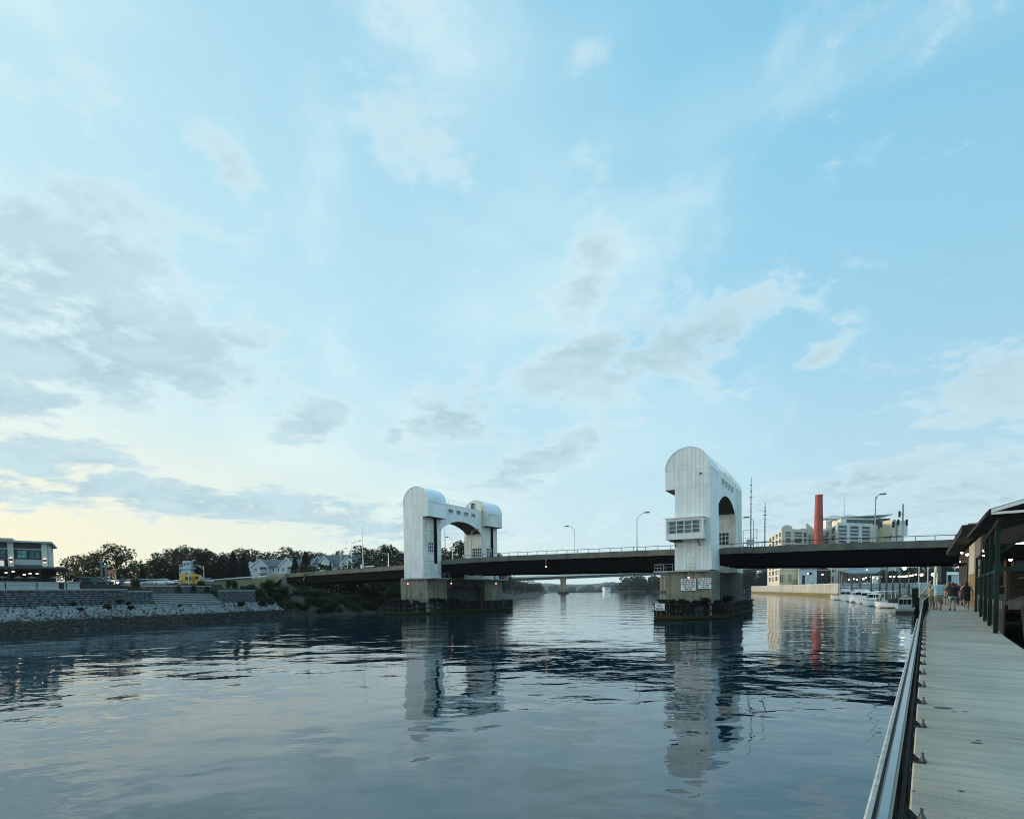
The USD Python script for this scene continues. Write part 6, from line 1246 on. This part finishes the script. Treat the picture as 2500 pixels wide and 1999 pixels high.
def person(label, P, rz, h=1.75, top=None, bottom=None, skn=None, hair=None, hairlen=.0, sleeve='short', legs='shorts', stride=.0, larm=None, rarm=None, hat=None, shoe=None, lean=0.0, build=1.0, bag=None, top_hem=.92, name='person'):
    """Stands at its feet; local y is the way the person faces."""
    k = h / 1.75; skn = skn or SK; t = Thing(name, label, 'person', P, rz); b = build
    hip, kn, an = .92 * k, .50 * k, .09 * k; sh = 1.43 * k; L = lean
    hx, sx = .095 * k * b, .19 * k * b
    ln = lambda z: L * max(0, z - hip)                              # forward lean of everything above the hips
    J = {}
    for s, sg in (('l', -1), ('r', 1)):
        st = stride * sg; J['hip' + s] = (sg * hx, 0, hip); J['kn' + s] = (sg * hx * 1.05, st * .5 + .03 * abs(st) * 2, kn); J['an' + s] = (sg * hx * 1.05, st - (.06 if st < 0 else 0), an + (.05 if st < 0 else 0)); J['toe' + s] = (sg * hx * 1.25, st + .16 * k, an * .5 + (.0 if st >= 0 else .02))
        J['sh' + s] = (sg * sx, ln(sh), sh)
        arm = (larm if s == 'l' else rarm) or ((sg * .30 * k * b, -stride * sg * .45 + .02 + ln(sh) * .7, 1.13 * k), (sg * .30 * k * b, -stride * sg * .8 + .10 + ln(sh) * .5, .90 * k))
        J['el' + s], J['wr' + s] = arm
    nk = (0, ln(1.52 * k) - .01, 1.50 * k); hd = (0, ln(1.64 * k) + .03, 1.635 * k)
    def torso(g_): return [m3.Manifold.batch_hull([sph((-.10 * k * b, ln(1.36 * k), 1.36 * k), .10 * b * k + g_), sph((.10 * k * b, ln(1.36 * k), 1.36 * k), .10 * b * k + g_), sph((-.075 * k * b, ln(1.1 * k), 1.10 * k), .105 * b * k + g_), sph((.075 * k * b, ln(1.1 * k), 1.10 * k), .105 * b * k + g_)]), m3.Manifold.batch_hull([sph((-.075 * k * b, ln(1.1 * k), 1.10 * k), .105 * b * k + g_), sph((.075 * k * b, ln(1.1 * k), 1.10 * k), .105 * b * k + g_), sph((-.085 * k * b, 0, .93 * k), .10 * b * k + g_), sph((.085 * k * b, 0, .93 * k), .10 * b * k + g_)])]
    def shoulders(g_): return [bone(J['shl'], .058 * k * b + g_, (-.05 * k, nk[1], sh + .03 * k), .055 * k + g_), bone(J['shr'], .058 * k * b + g_, (.05 * k, nk[1], sh + .03 * k), .055 * k + g_), m3.Manifold.batch_hull([sph(J['shl'], .055 * k + g_), sph(J['shr'], .055 * k + g_), sph((0, ln(1.25 * k), 1.25 * k), .10 * k * b + g_)])]
    parts = torso(0) + shoulders(0) + [bone((0, nk[1] - .005, sh), .055 * k, (hd[0], hd[1] - .03, hd[2] - .07 * k), .05 * k)]
    head = m3.Manifold.sphere(1, 20).scale((.075 * k, .096 * k, .112 * k)).translate(hd); jaw = m3.Manifold.batch_hull([sph((0, hd[1] + .055 * k, hd[2] - .085 * k), .028 * k), sph((-.035 * k, hd[1], hd[2] - .06 * k), .035 * k), sph((.035 * k, hd[1], hd[2] - .06 * k), .035 * k)])
    nose = bone((0, hd[1] + .09 * k, hd[2] + .01), .010 * k, (0, hd[1] + .108 * k, hd[2] - .022 * k), .014 * k)
    ears = [m3.Manifold.sphere(1, 10).scale((.012 * k, .02 * k, .032 * k)).translate((s * .078 * k, hd[1] - .01, hd[2] - .01)) for s in (-1, 1)]
    parts += [head, jaw, nose] + ears
    hands = []
    for s, sg in (('l', -1), ('r', 1)):
        parts += [bone(J['hip' + s], .088 * k * b, J['kn' + s], .056 * k), bone(J['kn' + s], .056 * k, J['an' + s], .036 * k), bone((J['kn' + s][0], J['kn' + s][1] - .02, J['kn' + s][2] - .12 * k), .058 * k, J['an' + s], .036 * k), bone(J['an' + s], .04 * k, J['toe' + s], .03 * k)]
        parts += [bone(J['sh' + s], .052 * k * b, J['el' + s], .040 * k), bone(J['el' + s], .040 * k, J['wr' + s], .027 * k)]
        w, e = np.array(J['wr' + s]), np.array(J['el' + s]); d = (w - e) / np.linalg.norm(w - e); side = np.cross(d, (sg, 0, 0.0)); side /= np.linalg.norm(side) + 1e-9; nrm = np.cross(d, side)
        pm = w + d * .085 * k; parts.append(m3.Manifold.batch_hull([sph(w, .024 * k), sph(pm + side * .03 * k, .014 * k), sph(pm - side * .03 * k, .014 * k)]))
        for q, (o, l_) in enumerate(((.031, .062), (.011, .072), (-.010, .068), (-.030, .052))):
            a_ = pm + side * o * k; m_ = a_ + d * l_ * .55 * k; e_ = m_ + (d * .8 - nrm * sg * .6) * l_ * .5 * k; parts += [bone(a_, .0095 * k, m_, .009 * k), bone(m_, .009 * k, e_, .0075 * k)]
        a_ = w + d * .03 * k + side * .022 * k; parts.append(bone(a_, .012 * k, a_ + d * .045 * k + side * .03 * k, .009 * k))
    t.part('body', fuse(parts), skn, smooth=True)
    sl = {'short': .55, 'long': 1.0, 'none': 0}[sleeve]; tp = torso(.016) + (shoulders(.014) if sleeve != 'none' else [m3.Manifold.batch_hull([sph((s * .11 * k, ln(sh), sh - .01), .045 * k + .012), sph((s * .11 * k, ln(1.3 * k), 1.28 * k), .09 * k * b)]) for s in (-1, 1)])
    tp.append(m3.Manifold.batch_hull([sph((-.09 * k * b, 0, top_hem * k), .105 * b * k + .02), sph((.09 * k * b, 0, top_hem * k), .105 * b * k + .02), sph((-.08 * k * b, ln(1.1 * k), 1.10 * k), .105 * b * k + .018), sph((.08 * k * b, ln(1.1 * k), 1.10 * k), .105 * b * k + .018)]))
    if sl:
        for s in 'lr':
            a_, e_ = np.array(J['sh' + s]), np.array(J['el' + s]); tp.append(bone(a_, .066 * k * b, a_ + (e_ - a_) * min(1, sl), .058 * k))
            if sl == 1: tp.append(bone(e_, .055 * k, e_ + (np.array(J['wr' + s]) - e_) * .92, .042 * k))
    cut = m3.Manifold.cube((2, 2, 3), True).translate((0, 0, (top_hem - .04) * k + 1.5)); t.part('top', fuse([m3.Manifold.batch_boolean(tp, m3.OpType.Add) ^ cut]), top, smooth=40)
    bt = [m3.Manifold.batch_hull([sph((-.085 * k * b, 0, .93 * k), .112 * b * k), sph((.085 * k * b, 0, .93 * k), .112 * b * k), sph((-.09 * k * b, 0, .85 * k), .112 * b * k), sph((.09 * k * b, 0, .85 * k), .112 * b * k)])]
    fr = {'shorts': .80, 'long': 1.0, 'skirt': .55}[legs]
    for s in 'lr':
        a_, e_ = np.array(J['hip' + s]), np.array(J['kn' + s]); bt.append(bone(a_ - (0, 0, .04), .105 * k * b, a_ + (e_ - a_) * fr, (.082 if legs != 'long' else .07) * k * b))
        if legs == 'long': bt.append(bone(e_, .07 * k, np.array(J['an' + s]) + (0, 0, .03), .055 * k))
    if legs == 'skirt': bt.append(m3.Manifold.batch_hull([sph((s * .10 * k * b, y_, .66 * k), .085 * k) for s in (-1, 1) for y_ in (-.03, .03)] + [sph((s * .09 * k * b, 0, .9 * k), .11 * k * b) for s in (-1, 1)]))
    t.part('trousers' if legs == 'long' else legs, fuse(bt), bottom, smooth=40)
    if shoe is not None:
        for s in 'lr': t.part('shoe', fuse([bone(np.array(J['an' + s]) - (0, .035, .045), .042 * k, np.array(J['toe' + s]) - (0, 0, .01), .038 * k), bone(np.array(J['an' + s]) - (0, .02, -.0), .047 * k, np.array(J['an' + s]) - (0, .03, .04), .045 * k)]), shoe, smooth=40)
    if hair is not None:
        hp = [m3.Manifold.sphere(1, 18).scale((.083 * k, .104 * k, .10 * k)).translate((0, hd[1] - .012, hd[2] + .022 * k)) - m3.Manifold.cube((.3, .2, .3), True).translate((0, hd[1] + .145 * k, hd[2] - .07 * k)), m3.Manifold.batch_hull([sph((s * .05 * k, hd[1] - .055 * k, hd[2] - .04 * k), .038 * k) for s in (-1, 1)] + [sph((0, hd[1] - .05, hd[2] + .03), .05)])]
        if hairlen: hp.append(m3.Manifold.batch_hull([sph((s * .055 * k, hd[1] - .06 * k, hd[2] - .01), .045 * k) for s in (-1, 1)] + [sph((s * .06 * k, hd[1] - .085 * k, hd[2] - hairlen), .03 * k) for s in (-1, 1)]))
        t.part('hair', fuse(hp), hair, smooth=True)
    if hat is not None: t.part('cap', fuse([m3.Manifold.sphere(1, 18).scale((.09 * k, .108 * k, .09 * k)).translate((0, hd[1] - .002, hd[2] + .045 * k)) - m3.Manifold.cube((.4, .4, .2), True).translate((0, hd[1], hd[2] - .07 * k)), m3.Manifold.batch_hull([sph((s * .055 * k, hd[1] + .085 * k, hd[2] + .048 * k), .010) for s in (-1, 1)] + [sph((s * .04 * k, hd[1] + .17 * k, hd[2] + .03 * k), .010) for s in (-1, 1)])]), hat, smooth=40)
    for s in (-1, 1): t.part('eye', MB().add(trimesh.creation.icosphere(1, .011 * k), T_(s * .03 * k, hd[1] + .083 * k, hd[2] + .005)), EYEM)
    t.part('mouth', MB().box((0, hd[1] + .083 * k, hd[2] - .062 * k), (.045 * k, .012, .009)), MOUTH)
    return t
EYEM = M('eye_dark', (.02, .015, .012), .3); MOUTH = M('mouth_red', (.22, .07, .06), .6)
HB = M('hair_black', (.010, .009, .010), .5, .3, 20); HBR = M('hair_brown', (.06, .035, .02), .55, .3, 20); HBL = M('hair_blonde', (.40, .24, .07), .55, .25, 20); HGR = M('hair_grey_brown', (.16, .13, .11), .6, .3, 20)
KHA = cl('khaki', (.30, .26, .18)); BLK = cl('black', (.010, .010, .013)); NAV = cl('navy', (.014, .017, .035)); TANC = cl('tan_shirt', (.36, .31, .22)); PINK = cl('pink', (.50, .24, .22)); REDC = cl('dark_red', (.13, .02, .03)); WHC = cl('white', (.55, .55, .55)); ORA = cl('orange', (.42, .22, .06))
def feet(px, py): P = on(px, py, DECK); return P
FW = -WR
person('man in a tan cap and khaki clothes leaning to the rail', feet(2275, 1487), FW + .5, 1.78, TANC, KHA, SK, HBR, 0, 'long', 'long', .0, hat=cl('cap_tan', (.30, .25, .16)), shoe=cl('shoe_tan', (.35, .30, .24)), lean=.22, larm=((-.30, .30, 1.12), (-.34, .50, .98)))
person('man in a blue and white striped shirt and khaki shorts', feet(2291, 1489), FW + .25, 1.76, stripes(), KHA, SK2, HB, 0, 'short', 'shorts', .05, shoe=cl('shoe_brown', (.16, .11, .08)), build=1.18, lean=.03, larm=((-.38, .10, 1.15), (-.40, .30, 1.06)), top_hem=.90)
person('walker in a black T-shirt and patterned shorts', feet(2325, 1491), FW, 1.66, BLK, camo(), SK, HB, .06, 'short', 'shorts', .20, shoe=cl('shoe_black', (.02, .02, .022)), build=1.16, top_hem=.92)
person('woman with long dark hair in a black sleeveless top, nearest the shed', feet(2358, 1490), FW + .05, 1.70, BLK, NAV, SK, HB, .30, 'none', 'skirt', .14, shoe=cl('shoe_white', (.5, .5, .5)), top_hem=.86)
person('blonde woman in a pale pink top behind the walker in black', feet(2311, 1477), FW, 1.66, PINK, REDC, SK, HBL, .34, 'short', 'shorts', .12, shoe=cl('shoe_grey', (.2, .2, .2)))
person('grey-haired man between the two walkers in black', feet(2344, 1478), FW - .1, 1.72, cl('maroon_shirt', (.09, .03, .03)), NAV, SK2, HGR, 0, 'short', 'long', .12, shoe=BLK)
person('walker with dark hair in a dark red top carrying a pale bag', feet(2304, 1474), FW, 1.68, REDC, NAV, SK, HBR, .2, 'short', 'long', -.12, shoe=BLK)
person('person in navy half hidden behind the striped shirt', feet(2297, 1471), FW, 1.80, NAV, NAV, SK2, HB, 0, 'long', 'long', .1, shoe=BLK)
person('walker in an orange top far ahead beside the shed', feet(2333, 1471), FW, 1.68, ORA, NAV, SK, HBR, .25, 'short', 'long', -.1, shoe=BLK)
Pm = lb(-6.4, 5.0, 5.46)
person('person in a dark red top standing before the long low wall at far left', Pm, RZL + 1.2, 1.72, REDC, NAV, SK2, HB, 0, 'short', 'long', .05, shoe=BLK)
P = wk(.95, 44.2, DECK); 
t = Thing('shoulder_bag', 'pale bag with a red side hanging between the striped shirt and the walker in black', 'bag', feet(2306, 1480) + [0, 0, .72], FW); t.part('bag_body', MB().loft([[(-.13, -.06, 0), (.13, -.06, 0), (.13, .06, 0), (-.13, .06, 0)], [(-.15, -.07, .26), (.15, -.07, .26), (.15, .07, .26), (-.15, .07, .26)]]), WHC); t.part('strap', MB().tube([(-.13, 0, .26), (-.08, 0, .6), (.08, 0, .6), (.13, 0, .26)], .012, 5), REDC)

# ================================================================= evening haze over the river
g = Graph()
hz = g.done('evening_haze', volume=g.add('principled_volume', 'volume', color=(.80, .90, .95), density=HAZE, anisotropy=.3))
put('haze', MB().bb(-4100, 4100, -80, 4900, -7, 110), hz, kind='stuff')
